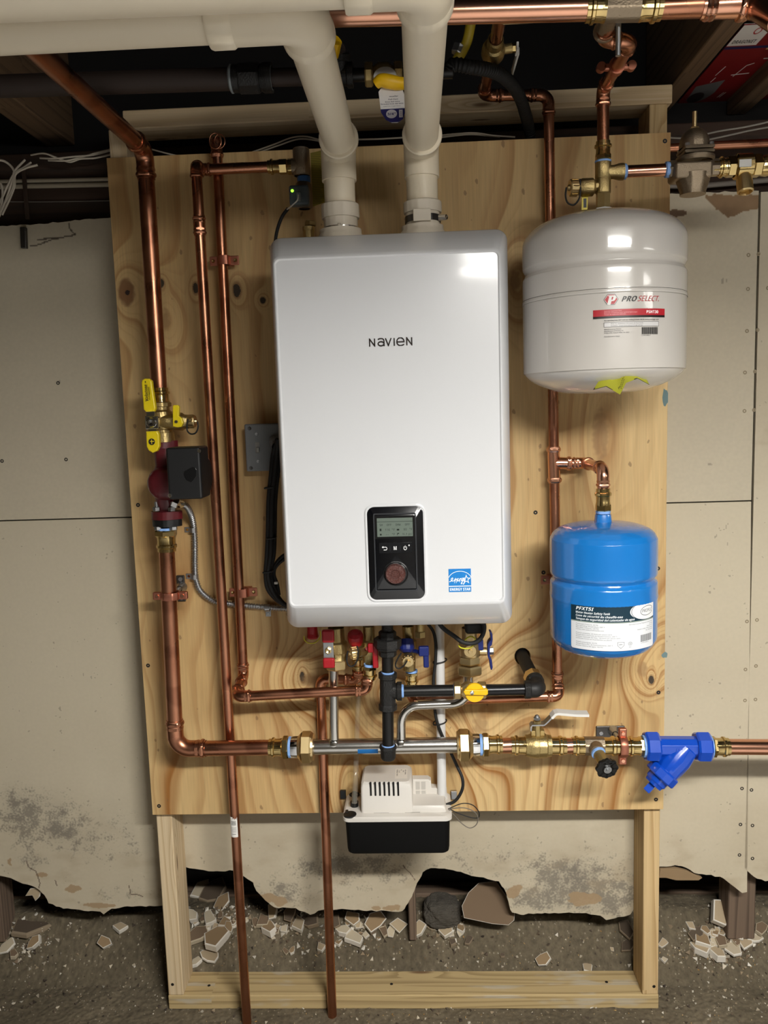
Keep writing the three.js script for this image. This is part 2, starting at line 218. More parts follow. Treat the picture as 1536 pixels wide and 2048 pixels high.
  const inside = (x, y, q) => { let s = false; for (let i = 0, j = q.length - 1; i < q.length; j = i++) if ((q[i][1] > y) !== (q[j][1] > y) && x < (q[j][0] - q[i][0]) * (y - q[i][1]) / (q[j][1] - q[i][1]) + q[i][0]) s = !s; return s; };
  const st = spot(1352, 427, .028, .007, 1), cu = [cracks([[136, 447], [140, 460], [150, 472]]), cracks([[75, 480], [110, 478], [150, 470]]), cracks([[60, 493], [125, 475]])], marks = [spot(1444, 563, .003, .007, 1), spot(1452, 563, .002, .006, 1), spot(118, 765, .003, .004, 1), spot(1418, 930, .006, .003, 1), spot(1386, 1090, .01, .003, 1), spot(1414, 1310, .008, .014, 1), spot(1425, 1350, .006, .003, 1)];
  const up = ptex(1000, 296, (u, v) => {
    const x = X0 + u * XW, y = 1.2 + v * 0.77, n1 = fbm(x * 3, y * 3, 21), n3 = N(x * 140, y * 140, 3.3); let c = mix(paint, [0.5, 0.44, 0.33], clamp(0.4 + n1)).map((q) => q * (1 + 0.05 * n3));
    if (inside(x + 0.006 * N(x * 60, y * 60), y + 0.006 * N(x * 60, y * 60, 3), peel)) c = mix([0.3, 0.19, 0.1], [0.2, 0.12, 0.06], clamp(0.5 + fbm(x * 20, y * 20)));
    if (((x - st[0]) / st[2]) ** 2 + ((y - st[1]) / st[3]) ** 2 + 1.2 * N(x * 60, y * 60, 2) < 1) c = [0.16, 0.1, 0.06];
    for (const [a, b, rx, ry] of marks) if (((x - a) / rx) ** 2 + ((y - b) / ry) ** 2 + N(x * 300, y * 300, 2) < 0.9) c = mix(c, [0.22, 0.18, 0.14], 0.6);
    for (const l of cu) for (let i = 0; i + 1 < l.length; i++) if (seg(x + 0.004 * N(x * 40, y * 40), y + 0.004 * N(x * 40, y * 40, 5), l[i], l[i + 1]) < 0.0013) c = [0.1, 0.08, 0.06];
    return c;
  });
  const mLow = new THREE.MeshStandardMaterial({ map: worldMap(low, X0, YB, XW, 1.09), roughness: 0.85 }), mUp = new THREE.MeshStandardMaterial({ map: worldMap(up, X0, 1.2, XW, 0.77), roughness: 0.8 });
  const w = (x, y) => { const p = P(x, y, 0); return [p.x, p.y]; };
  const jag = (l, amp = 0.004) => { const o = []; for (let i = 0; i + 1 < l.length; i++) { const n = Math.max(1, Math.round(Math.hypot(l[i + 1][0] - l[i][0], l[i + 1][1] - l[i][1]) / 0.011)); for (let k = 0; k < n; k++) { const t = k / n; o.push([l[i][0] + (l[i + 1][0] - l[i][0]) * t + (rnd() - .5) * amp, l[i][1] + (l[i + 1][1] - l[i][1]) * t + (rnd() - .5) * amp]); } } o.push(l[l.length - 1]); return o; };
  const sx = w(1505, 1000)[0], bot = jag([[-2.6, .3], [-1.2, .28], [-.6, .29], ...[[0, 1752], [22, 1757], [45, 1768], [72, 1774], [88, 1790], [98, 1806], [120, 1815], [160, 1821], [200, 1823], [207, 1828], [224, 1818], [262, 1812], [300, 1812], [335, 1812], [352, 1790], [360, 1728], [380, 1737], [425, 1744], [468, 1741], [488, 1754], [505, 1764], [512, 1782], [530, 1800], [548, 1815], [592, 1817], [622, 1830], [642, 1819], [700, 1819], [760, 1822], [805, 1823], [816, 1806], [826, 1788], [838, 1760], [846, 1744], [862, 1735], [905, 1741], [960, 1754], [998, 1764], [1012, 1786], [1024, 1826], [1040, 1829], [1100, 1826], [1165, 1826], [1200, 1830], [1212, 1839], [1262, 1830], [1300, 1760], [1318, 1734], [1350, 1731], [1372, 1735], [1388, 1746], [1422, 1750], [1448, 1757], [1470, 1776], [1485, 1786], [1494, 1784]].map((p) => w(...p))]);
  const face = 0.011;
  part(wallBack, 'plasterboard_sheet', extrude([...bot, [sx - .003, 1.236], [-2.6, 1.236]], face).translate(0, 0, -face), mLow, 'lower sheet with mould and a ragged broken bottom edge');
  const botR = jag([[sx + .002, .31], w(1503, 1748), w(1515, 1756), w(1530, 1764), w(1545, 1760), [1.75, .26], [5.6, .26]]);
  part(wallBack, 'plasterboard_sheet', extrude([...botR, [5.6, 1.94], [sx + .0025, 1.94]], face).translate(0, 0, -face), mLow);
  const topL = jag([[.6, 1.943], [-.1, 1.943], [-.22, 1.936], [-2.6, 1.936]], .003);
  part(wallBack, 'plasterboard_sheet', extrude([[-2.6, 1.2395], [.6, 1.2395], ...topL], face).translate(0, 0, -face), mUp);
  const topR = jag([[sx - .003, 1.944], [1.2, 1.944], [.6025, 1.944]], .003);
  part(wallBack, 'plasterboard_sheet', extrude([[.6025, 1.2395], [sx - .003, 1.2395], ...topR], face).translate(0, 0, -face), mUp);
  for (const [x, y] of [[1497, 510], [1517, 508], [1496, 578], [1536, 576], [1494, 662], [1515, 660], [1490, 745], [1510, 743], [1489, 822], [1508, 820], [1491, 1339], [1512, 1332], [1490, 1401], [1511, 1399], [1484, 1577], [1503, 1580], [1481, 1649], [1505, 1651], [1479, 1710], [1505, 1717], [1494, 1243], [1514, 1240], [4, 922], [132, 919], [116, 766]]) part(wallBack, 'screw', rev(P(x, y, 0.0002), V(0, 0, 1), [[0, .0045], [.0005, .0042], [.0002, .0024], [-.002, 0]], 12), y > 1500 || x < 200 ? M.screw : mat(0x8d8068, 0.7));
  // what stands in the gap behind: old studs and a sole plate
  for (const [x, y, hgt] of [[-2, 1800, .5], [824, 1800, .5], [1478, 1800, .5]]) { const p = P(x, y, -.07); part(wallBack, 'old_stud', lumber(x > 1000 ? .07 : x > 500 ? .02 : .03, hgt, .07, V(p.x, .085 + hgt / 2, -.085), .004), M.oldWood); }
  part(wallBack, 'sole_plate', lumber(8, .045, .06, V(1.5, .112, -.215), .004), M.oldWood);
  part(wallBack, 'foundation', [box(8.2, 2.0, .12, V(1.5, .92, -.31), 0)], new THREE.MeshStandardMaterial({ map: ptex(256, 256, (u, v) => grey(0.035 + 0.03 * fbm(u * 8, v * 8, 4))), roughness: 1 }));
}
// the ceiling: dark boards on joists, the sill along the wall
const ceil = thing('ceiling', 'dark open basement ceiling with bare joists', null, null, 'structure');
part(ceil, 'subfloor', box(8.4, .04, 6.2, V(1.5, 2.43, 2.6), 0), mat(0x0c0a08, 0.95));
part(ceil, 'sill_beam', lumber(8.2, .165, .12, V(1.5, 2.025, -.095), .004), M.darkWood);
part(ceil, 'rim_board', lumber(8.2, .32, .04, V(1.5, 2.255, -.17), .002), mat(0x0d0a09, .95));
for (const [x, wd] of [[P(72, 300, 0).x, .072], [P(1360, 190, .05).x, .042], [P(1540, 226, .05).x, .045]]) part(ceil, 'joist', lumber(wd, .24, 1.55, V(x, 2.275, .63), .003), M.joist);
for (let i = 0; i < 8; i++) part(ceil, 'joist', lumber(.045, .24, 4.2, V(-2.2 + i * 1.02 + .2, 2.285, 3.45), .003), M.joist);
// the rest of the room, outside the picture
const plain = mat(0x8d8471, 0.9);
for (const [n, w, d, c] of [['wall_left', .12, 6.2, V(-2.66, 1.2, 2.6)], ['wall_right', .12, 6.2, V(5.66, 1.2, 2.6)]]) { const m = mesh(box(w, 2.5, d, c, 0), plain); m.name = n; m.userData.kind = 'structure'; scene.add(m); }
{ const m = mesh(box(8.4, 2.5, .12, V(1.5, 1.2, 5.58), 0), plain); m.name = 'wall_front'; m.userData.kind = 'structure'; scene.add(m); }
FIXTURES.forEach(([x, y, z, lx, lz], i) => {
  const t = thing('ceiling_light', i ? 'far fluorescent ceiling fixture by the right wall' : 'fluorescent ceiling fixture above and behind the camera', 'light');
  part(t, 'housing', box(lx + .06, .05, lz + .06, V(x, y + LENS / 2 + .026, z), .006), mat(0xcfcfcb, .5));
  part(t, 'lens', box(lx, LENS, lz, V(x, y, z), .004), new THREE.MeshStandardMaterial({ color: 0xffffff, emissive: LIGHT, emissiveIntensity: 14, roughness: .4 }));
  for (const s of [-1, 1]) part(t, 'skirt', box(lx + .02, .02, .006, V(x, y - LENS / 2 - .012, z + s * (lz / 2 + .007)), .001), mat(0xcfcfcb, .5));
  for (const s of [-1, 1]) part(t, 'hanger', cyl(V(x + s * lx * .4, y + .08, z), V(x + s * lx * .4, 2.412, z), .004), M.zinc);
});

// ---------- stud frame and plywood ----------
{
  const t = thing('stud_frame', 'new pale lumber frame standing on the dirt floor behind the plywood', 'frame');
  const xl = P(328, 1640, .089).x, xr = P(1304, 1620, .089).x, top = P(1344, 168, .089).y, rb = top - .0385;
  part(t, 'stud', lumber(.0385, rb - .036, .089, V(xl, (rb + .036) / 2, .0445)), M.pineA);
  part(t, 'stud', lumber(.0385, rb - .036, .089, V(xr, (rb + .036) / 2, .0445)), M.pineB);
  part(t, 'bottom_plate', lumber(xr - xl + .041, .038, .0895, V((xl + xr) / 2, .017, .0447)), M.pineG, 'weathered greenish bottom plate');
  const rl = P(245, 230, .089).x, rr = P(1345, 190, .089).x; part(t, 'top_rail', lumber(rr - rl, .0385, .09, V((rl + rr) / 2, rb + .01925, .0445)), M.pineA);
  for (const [x, y] of [[345, 1969], [1308, 1973]]) part(t, 'screw', rev(P(x, y, .0892), V(0, 0, 1), [[0, .004], [.0006, .0036], [.0003, .0015], [0, 0]], 12), M.screw);
  for (const [x, y] of [[418, 1971], [783, 1968], [1213, 1964]]) part(t, 'screw', rev(PH(x, y, .0363), V(0, 1, 0), [[0, .004], [.0006, .0036], [.0003, .0015], [0, 0]], 12), M.screw);
}
{
  const w = (x, y) => { const p = P(x, y, .107); return [p.x, p.y]; };
  const kn = [[252, 585, .02, .032, 1], [322, 567, .006, .009, 2], [391, 577, .006, .011, 2], [473, 581, .008, .014, 2], [525, 601, .006, .007, 2], [604, 1354, .005, .012, 2], [618, 1362, .035, .03, 0], [770, 1395, .03, .04, 0], [1040, 1370, .04, .05, 0], [1285, 1340, .02, .03, 0], [1302, 1360, .006, .01, 2], [1030, 560, .02, .04, 0], [960, 1450, .03, .05, 0], [330, 640, .02, .04, 0], [1200, 870, .03, .1, 0], [700, 1600, .02, .05, 0], [1330, 1300, .02, .03, 0], [880, 1395, .04, .03, 0]].map(([x, y, rx, ry, k]) => [...w(x, y), rx, ry, k]);
  const ply = ptex(1000, 1246, (u, v) => {
    const x = u * 1.22, y = .525 + v * 1.52, wv = .02 * N(y * 3.1, x * 2, 4) + .008 * N(y * 9, x * 5, 2);
    const lowB = sst(1.25, .85, y);                                                    // broad cathedral figure towards the bottom of the sheet
    let f = (x + wv) * (8.5 + 0 * lowB) + (1.5 + 1.1 * lowB) * N(x * 2.3 + 3, y * (.75 + .0 * lowB), 1.7) + .55 * N(x * 6, y * 1.6, 6.2) + .1 * N(x * 18, y * 5, 8.8);
    for (const [a, b, rx, ry] of kn) { const q = ((x - a) / (rx * 2.2)) ** 2 + ((y - b) / (ry * 2.2)) ** 2; if (q < 9) f += 2.0 * Math.exp(-q); }
    const r = f - Math.floor(f), late = sst(.5, .9, r) * (1 - sst(.93, 1, r)), fine = f * 3.3 - Math.floor(f * 3.3), thin = sst(.55, .9, fine) * (1 - sst(.92, 1, fine));
    const patch = fbm(x * 3.2, y * 1.1, 3.9);
    let c = mix([.67, .475, .225], [.525, .335, .135], clamp(.4 + patch * 1.3));
    c = mix(c, [.40, .215, .075], late * (.66 + .26 * lowB) + thin * (.2 + .3 * lowB));
    const fib = 1 + .11 * N(x * 420, y * 9, 2) + .07 * N(x * 160, y * 14, 5); c = c.map((q) => q * fib);
    for (const [a, b, rx, ry, k] of kn) { const q = ((x - a) / rx) ** 2 + ((y - b) / ry) ** 2 + .25 * N(x * 90, y * 90, 3); if (k === 1 && q < 1.2) c = mix(c, [.2, .085, .03], sst(1.2, .5, q) * .85); if (k === 1 && q < .06) c = [.03, .015, .01]; if (k === 2) c = mix(c, q < 1 ? [.025, .018, .012] : [.2, .1, .04], q < 1 ? .95 : sst(2.6, 1, q) * .5); if (!k && q < .5) c = mix(c, [.3, .17, .07], sst(.5, .1, q) * .6); }
    if (N(x * 70, y * 40, 12) > .66) c = mix(c, [.2, .11, .05], .6);
    return c;
  });
  const h = w(1045, 1313), hole = []; for (let i = 0; i < 20; i++) { const a = -i / 20 * 6.2832; hole.push([h[0] + .0185 * Math.cos(a), h[1] + .0205 * Math.sin(a)]); }
  const t = thing('plywood_sheet', 'big pine plywood sheet screwed to the frame behind the boiler', 'plywood');
  const out = [[0, .525], [1.219, .525], [1.219, 1.13], [1.2185, 1.3], [1.219, 2.045], [0, 2.045]];
  part(t, 'panel', extrude(out, .0175, .0005, [hole]).translate(0, 0, .107 - .018), new THREE.MeshStandardMaterial({ map: worldMap(ply, 0, .525, 1.22, 1.52), roughness: .68 }));
  for (const [x, y] of [[278, 345], [276, 1010], [318, 1612], [1330, 282], [1316, 1137], [1317, 1385], [1312, 1599], [1087, 1145], [1071, 1025], [296, 1331], [452, 1240]]) part(t, 'screw', rev(P(x, y, .1072), V(0, 0, 1), [[0, .0048], [.0006, .0044], [.0002, .002], [-.001, 0]], 14), M.screw);
  // chips of blue paint left on the right edge
  for (const [x, y, s] of [[1331, 795, 1], [1330, 1310, .35]]) { const p = P(x, y, .1073), q = []; for (let i = 0; i < 12; i++) { const a = i / 12 * 6.283, r = (.8 + .4 * rnd()); q.push([p.x + Math.min(.0055, Math.cos(a) * .007 * r), p.y + Math.sin(a) * .02 * s * r]); } part(t, 'paint_chip', extrude(q, .0004).translate(0, 0, .1068), mat(0x6a8283, .8), 'grey blue paint smear'); }
}
// ---------- the boiler ----------
const XP = V(1, 0, 0), YP = V(0, 1, 0), ZP = V(0, 0, 1), XN = V(-1, 0, 0), YN = V(0, -1, 0), ZN = V(0, 0, -1);
{
  const t = thing('wall_boiler', 'large white wall-hung boiler with a rounded front cover in the middle of the plywood', 'boiler');
  const x0 = .3925, x1 = .8425, y0 = 1.0495, y1 = 1.8095, a = P(553, 522, .42), b = P(1007.5, 1203.5, .42), px0 = (a.x + P(577, 1215, .42).x) / 2, px1 = b.x, py1 = (a.y + P(1008, 497, .42).y) / 2, py0 = b.y + .001;
  part(t, 'case', loft([ring(x0 + .006, y0 + .008, x1 - .006, y1 - .006, .012, .125), ring(x0 + .006, y0 + .008, x1 - .006, y1 - .006, .012, .335)]), M.whiteSide);
  const c = loft([ring(x0, y0, x1, y1, .022, .337), ring(x0, y0, x1, y1, .022, .358), ring(x0 + .001, y0 + .003, x1 - .001, y1 - .003, .021, .366), ring(px0 - .005, py0 - .007, px1 + .005, py1 + .007, .016, .417), ring(px0 - .002, py0 - .0025, px1 + .002, py1 + .0025, .012, .4205), ring(px0, py0, px1, py1, .01, .4212), ring(px0 + .0025, py0 + .0025, px1 - .0025, py1 - .0025, .009, .4188), ring(px0 + .004, py0 + .004, px1 - .004, py1 - .004, .009, .4188)], false, true);
  part(t, 'front_cover', c, M.white);
  const zf = .4189;
  // lettering: N a v i e n, raised metal
  const lw = P(828, 684, zf).x - P(737, 684, zf).x, lc = P(782.5, 684, zf), lh = .0155;
  const logo = ctex(1024, 176, (g, w, h) => { g.clearRect(0, 0, w, h); g.strokeStyle = '#2c2421'; g.fillStyle = '#2c2421'; g.lineWidth = 26; g.lineJoin = 'miter'; const n = (x) => { g.beginPath(); g.moveTo(x, h - 6); g.lineTo(x, 14); g.lineTo(x + 112, h - 14); g.lineTo(x + 112, 6); g.stroke(); }; n(26); n(862); g.beginPath(); g.moveTo(212, 30); g.bezierCurveTo(260, 0, 350, -4, 350, 70); g.lineTo(350, h - 6); g.stroke(); g.beginPath(); g.ellipse(282, 118, 66, 42, 0, 0, 7); g.stroke(); g.beginPath(); g.moveTo(384, 6); g.lineTo(446, h - 16); g.lineTo(512, 6); g.stroke(); g.beginPath(); g.moveTo(580, 8); g.lineTo(580, h - 6); g.stroke(); g.beginPath(); g.moveTo(650, 92); g.lineTo(800, 92); g.bezierCurveTo(800, -20, 640, -20, 640, 88); g.bezierCurveTo(640, 190, 760, 178, 800, 142); g.stroke(); });
  part(t, 'logo_letters', new THREE.PlaneGeometry(lw, lh).translate(lc.x, lc.y, zf + .0009), new THREE.MeshStandardMaterial({ map: logo, transparent: true, alphaTest: .4, roughness: .25, metalness: .6 }));
  // energy sticker
  const e0 = P(897, 1138, zf), e1 = P(942.5, 1183, zf);
  const es = ctex(384, 384, (g, w, h) => { g.fillStyle = '#fff'; g.fillRect(0, 0, w, h); g.fillStyle = '#1c7ecb'; g.fillRect(0, 0, w, 282); g.fillRect(0, 296, w, 88); g.strokeStyle = '#fff'; g.fillStyle = '#fff'; g.lineWidth = 9; g.beginPath(); g.ellipse(192, 195, 205, 155, 0, Math.PI, 2 * Math.PI); g.stroke(); g.font = 'bold 64px sans-serif'; g.textAlign = 'center'; g.fillText('ENERGY STAR', 192, 364, 360); g.lineWidth = 10; g.beginPath(); for (let k = 0; k <= 10; k++) { const A = -Math.PI / 2 + k * Math.PI / 5, r = k % 2 ? 28 : 68; g[k ? 'lineTo' : 'moveTo'](302 + r * Math.cos(A), 178 + r * Math.sin(A)); } g.closePath(); g.stroke();
    g.lineWidth = 11; g.lineCap = 'round'; g.beginPath(); g.moveTo(12, 212); g.bezierCurveTo(70, 200, 86, 140, 60, 150); g.bezierCurveTo(20, 170, 50, 230, 96, 190); g.lineTo(112, 166); g.lineTo(106, 206); g.bezierCurveTo(130, 150, 146, 160, 138, 206); g.bezierCurveTo(150, 180, 176, 150, 160, 160); g.bezierCurveTo(146, 180, 150, 230, 182, 184); g.lineTo(188, 206); g.lineTo(194, 164); g.bezierCurveTo(214, 160, 214, 160, 218, 164); g.bezierCurveTo(206, 210, 226, 210, 240, 170); g.lineTo(226, 246); g.bezierCurveTo(200, 270, 210, 230, 250, 196); g.lineTo(262, 166); g.lineTo(264, 200); g.lineTo(286, 164); g.bezierCurveTo(270, 250, 250, 270, 244, 250); g.stroke(); });
  part(t, 'energy_label', box(e1.x - e0.x, e0.y - e1.y, .0006, V((e0.x + e1.x) / 2, (e0.y + e1.y) / 2, zf + .0005), 0), new THREE.MeshStandardMaterial({ map: es, roughness: .35 }), 'blue square label');
  // control panel
  const q0 = P(729, 1009.5, zf), q1 = P(855, 1201, zf), cx = (q0.x + q1.x) / 2, cy = (q0.y + q1.y) / 2, hw = .0575, hh = (q0.y - q1.y) / 2;
  part(t, 'panel_surround', loft([ring(cx - hw, cy - hh, cx + hw, cy + hh, .017, zf - .001), ring(cx - hw, cy - hh, cx + hw, cy + hh, .017, zf + .002), ring(cx - hw + .002, cy - hh + .002, cx + hw - .002, cy + hh - .002, .0155, zf + .003), ring(cx - hw + .004, cy - hh + .004, cx + hw - .004, cy + hh - .004, .014, zf + .0022)], false, true), M.white);
  const pn = part(t, 'control_panel', loft([ring(cx - hw + .0045, cy - hh + .0045, cx + hw - .0045, cy + hh - .0045, .0135, zf), ring(cx - hw + .0045, cy - hh + .0045, cx + hw - .0045, cy + hh - .0045, .0135, zf + .003), ring(cx - hw + .006, cy - hh + .006, cx + hw - .006, cy + hh - .006, .012, zf + .0038)], false, true), mat(0x0a0b0f, .22, 0, { clearcoat: .6, clearcoatRoughness: .08 }));
  const zp = zf + .004, s0 = P(753.5, 1036.5, zp), s1 = P(826, 1072, zp);
  const lcd = ctex(384, 200, (g, w, h) => { g.fillStyle = '#68736a'; g.fillRect(0, 0, w, h); g.fillStyle = '#262d29'; g.fillRect(0, 38, w, 4); g.font = '30px monospace'; [['SH', 26, 84], ['OFF', 104, 84], ['DHW', 200, 84], ['OFF', 300, 84], ['116', 84, 136], ['°F', 156, 136], ['80', 284, 136], ['°F', 344, 136], ['--', 90, 186], ['°F', 156, 186], ['16.9 psi', 266, 186]].forEach(([s, x, y]) => g.fillText(s, x, y, 112)); g.fillRect(28, 112, 18, 26); g.fillRect(212, 118, 26, 18); g.beginPath(); g.arc(38, 176, 10, 0, 7); g.fill(); g.fillRect(214, 162, 6, 24); g.fillRect(222, 162, 14, 10); });
  const sw = s1.x - s0.x, sh = s0.y - s1.y;
  const rim = box(sw + .009, sh + .008, .0012, V((s0.x + s1.x) / 2, (s0.y + s1.y) / 2, zp + .0002), .0005); part(pn, 'screen_rim', rim, mat(0x050506, .3));
  part(pn, 'screen', box(sw, sh, .0012, V((s0.x + s1.x) / 2, (s0.y + s1.y) / 2, zp + .0007), 0), new THREE.MeshStandardMaterial({ map: lcd, roughness: .25 }));
  const ic = ctex(384, 96, (g, w, h) => { g.fillStyle = '#0a0b0f'; g.fillRect(0, 0, w, h); g.strokeStyle = g.fillStyle = '#e8e8e8'; g.lineWidth = 7; g.beginPath(); g.moveTo(42, 40); g.lineTo(78, 40); g.bezierCurveTo(98, 42, 94, 66, 78, 66); g.lineTo(52, 66); g.stroke(); g.beginPath(); g.moveTo(30, 40); g.lineTo(50, 28); g.lineTo(50, 52); g.fill(); g.font = 'bold 48px sans-serif'; g.fillText('M', 166, 68); g.beginPath(); g.arc(306, 52, 17, -1, Math.PI + 1); g.stroke(); g.fillRect(303, 28, 6, 22); g.beginPath(); g.arc(352, 28, 8, 0, 7); g.fill(); g.fillStyle = '#3a3b40'; g.fillRect(126, 28, 3, 50); g.fillRect(246, 28, 3, 50); });
  const b0 = P(758, 1086, zp), b1 = P(824, 1105, zp); part(pn, 'button_strip', box(b1.x - b0.x, b0.y - b1.y, .001, V((b0.x + b1.x) / 2, (b0.y + b1.y) / 2, zp + .0002), 0), new THREE.MeshStandardMaterial({ map: ic, roughness: .3 }));
  const kc = P(792, 1147, zp); part(pn, 'knob_seat', rev(kc, ZP, [[0, .0242], [.0015, .0242], [.0025, .0225], [.001, .021], [.001, 0]], 40), M.black);
  part(pn, 'knob', rev(V(kc.x - .001, kc.y, kc.z), ZP, [[0, .0195], [.007, .0195], [.0095, .0175], [.0085, .009], [.0095, .0075], [.0092, 0]], 40), mat(0x5e3731, .3, 0, { clearcoat: .7, clearcoatRoughness: .12, bumpMap: brN, bumpScale: .002 }), 'brownish knob under crumpled film');
  // the protective film still on the panel: a thin raised frame of clear plastic
  const f0 = P(746, 1027, zp), f1 = P(836, 1181, zp), fr = extrude(rrect(f0.x, f1.y, f1.x, f0.y, .003), .0004, 0, [rrect(f0.x + .0025, f1.y + .0025, f1.x - .0025, f0.y - .0025, .002).reverse()]).translate(0, 0, zp + .0012);
  part(pn, 'film_edge', fr, mat(0x5a5c60, .2, 0, { transmission: .6, thickness: 0 }));
  // stubs on top
  for (const [px, r] of [[681, .038], [845, .038]]) { const p = P(px, 455, .3); part(t, 'vent_socket', rev(V(p.x, y1 - .02, .3), YP, [[0, r + .006], [.03, r + .006], [.034, r + .003], [.042, r + .003], [.042, r - .004]], 36), M.pvcTop); }
}
// ---------- the vent pipes ----------
function vent(label, o) {
  const t = thing('vent_pipe', label, 'vent pipe'), z = .3, base = P(o.x, 430, z), ax = P(o.x2, o.ye, z + .04), r = .0302, E = V(base.x, P(o.x2, o.ye, z).y + .0, z), X = o.zf;
  E.y = ax.y;
  const rise = [V(base.x, 1.86, z), V(base.x, E.y, z)];
  part(t, 'riser', tube([V(base.x, 1.85, z), V(base.x, 1.88, z), V(base.x, E.y - .03, z)], r), M.pvc);
  part(t, 'elbow', [tube(fillet([V(base.x, E.y - .058, z), E, V(ax.x, E.y, z + .06)], .035, 12), r + .0035, 32), rev(V(ax.x, E.y, z + .056), ZP, [[0, r + .003], [.004, r + .0065], [.016, r + .0068], [.018, r + .005], [.018, r]], 36)], M.pvc);
  const F = V(ax.x, E.y, X);
  part(t, 'forward_pipe', tube([V(ax.x, E.y, z + .05), V(ax.x, E.y, .6), V(ax.x, E.y, X - .03)], r, 30), M.pvc);
  const dy = o.drop ?? 0;
  part(t, 'elbow', [tube(fillet([V(ax.x, E.y, X - .062), F, V(ax.x - (o.arm ?? .075), E.y + dy * .075, X)], .042, 14), r + .0042, 36), rev(V(ax.x, E.y, X - .066), ZP, [[0, r], [0, r + .0062], [.014, r + .0062], [.019, r + .004]], 36), rev(V(ax.x - (o.arm ?? .075) + .013, E.y + dy * .062, X), V(-1, dy, 0), [[0, r + .004], [.004, r + .0068], [.03, r + .0068], [.033, r + .0055], [.033, r]], 36)], M.pvc);
  part(t, 'horizontal_pipe', tube([V(ax.x - (o.arm ?? .075) - .01, E.y + dy * .085, X), V(-.6, E.y + dy * (ax.x + .6), X), V(-1.75, E.y + dy * (ax.x + 1.75), X)], r, 30), M.pvc);
  const cy_ = (y) => P(o.x, y, z).y;
  part(t, 'collar', rev(V(base.x, cy_(o.c[1]), z), YP, [[0, r], [0, r + .0062], [.004, r + .0072], [cy_(o.c[0]) - cy_(o.c[1]) - .002, r + .0068], [cy_(o.c[0]) - cy_(o.c[1]), r + .004], [cy_(o.c[0]) - cy_(o.c[1]), r]], 36), M.pvcTop);
  part(t, 'spigot', rev(V(base.x, 1.81, z), YP, [[0, r + .003], [cy_(o.c[1]) - 1.81 + .002, r + .003]], 36), M.pvcTop);
  const by = cy_(o.band), cl = part(t, 'hose_clamp', rev(V(base.x, by - .006, z), YP, [[0, r + .003], [0, r + .0048], [.012, r + .0048], [.012, r + .003]], 40), o.lug ? M.darkSteel : M.steel);
  if (o.lug) { part(t, 'latch_plate', box(.034, .023, .005, V(base.x - .002, by + .002, z + r + .005), .0015), M.pvcTop); part(cl, 'clamp_screw', [cyl(V(base.x + .03, by - .001, z + .018), V(base.x + .043, by - .001, z + .02), .0055), rev(V(base.x + .043, by - .001, z + .02), V(.8, 0, .6), [[0, .005], [.003, .005], [.004, .0035], [.002, .0015]], 12)], M.chrome); part(t, 'collar_rim', rev(V(base.x, 1.812, z), YP, [[0, r + .009], [.012, r + .008], [.013, r + .003]], 36), M.pvcTop); }
  else part(cl, 'clamp_screw', box(.006, .016, .004, V(base.x, by, z + r + .006), .001), M.chrome);
  return t;
}
vent('plastic vent pipe rising from the left socket of the white boiler', { x: 681, x2: 680, ye: 287, zf: .86, arm: .1, c: [409, 438], band: 463 });
vent('plastic vent pipe rising from the right socket of the boiler, with a screw-clamped collar', { x: 845.5, x2: 844, ye: 280, zf: .935, c: [404, 427], band: 440, lug: 1, drop: .012 });

// ---------- hydraulic pieces, reused ----------
// a union: big brass nut, chrome ring, blue tape, hex, press socket; going from A in direction d
function adapter(t, A, d, r, o = {}) {
  const at = (s) => A.clone().addScaledVector(d, s), L = o.L ?? .055;
  if (o.tape !== 0) part(t, 'sealing_tape', rev(at(-.003), d, [[0, r], [0, r + .0026], [.005, r + .003], [.006, r]], 24), M.tapeBlue, 'pale blue sealing tape');
  part(t, 'hex_collar', hex(at(.002), d, L * .3, r * 1.36), o.m ?? M.brass);
  part(t, 'press_socket', press(at(L), d.clone().negate(), L * .72, r), o.m ?? M.brass);
}
const strapClamp = (t, c, r, w = .026, m = M.strap) => { const o = []; for (let k = 0; k <= 16; k++) { const a = Math.PI * k / 16; o.push([(r + .0022) * Math.cos(a), (r + .0022) * Math.sin(a)]); } return o; };
// two-ear strap holding an upright pipe against the board: ears left and right
function earStrap(label, px, py, z, r) {
  const p = P(px, py, z), t = thing('pipe_strap', label, 'pipe strap'), w = .019;
  part(t, 'band', rev(V(p.x, p.y - w / 2, z), YP, [[0, r], [0, r + .0022], [w, r + .0022], [w, r]], 28), M.strap);
  for (const s of [-1, 1]) { const e = part(t, 'ear', box(.02, .02, .004, V(p.x + s * (r + .011), p.y, z - .004), .0018), M.strap); part(e, 'screw', rev(V(p.x + s * (r + .013), p.y, z - .0018), ZP, [[0, .0042], [.0015, .0036], [.0008, .0012], [0, 0]], 12), M.brass); }
  part(t, 'standoff', box(.03, .014, z - r - .107 + .004, V(p.x, p.y, (.107 + z - r) / 2), .001), M.strap);
}
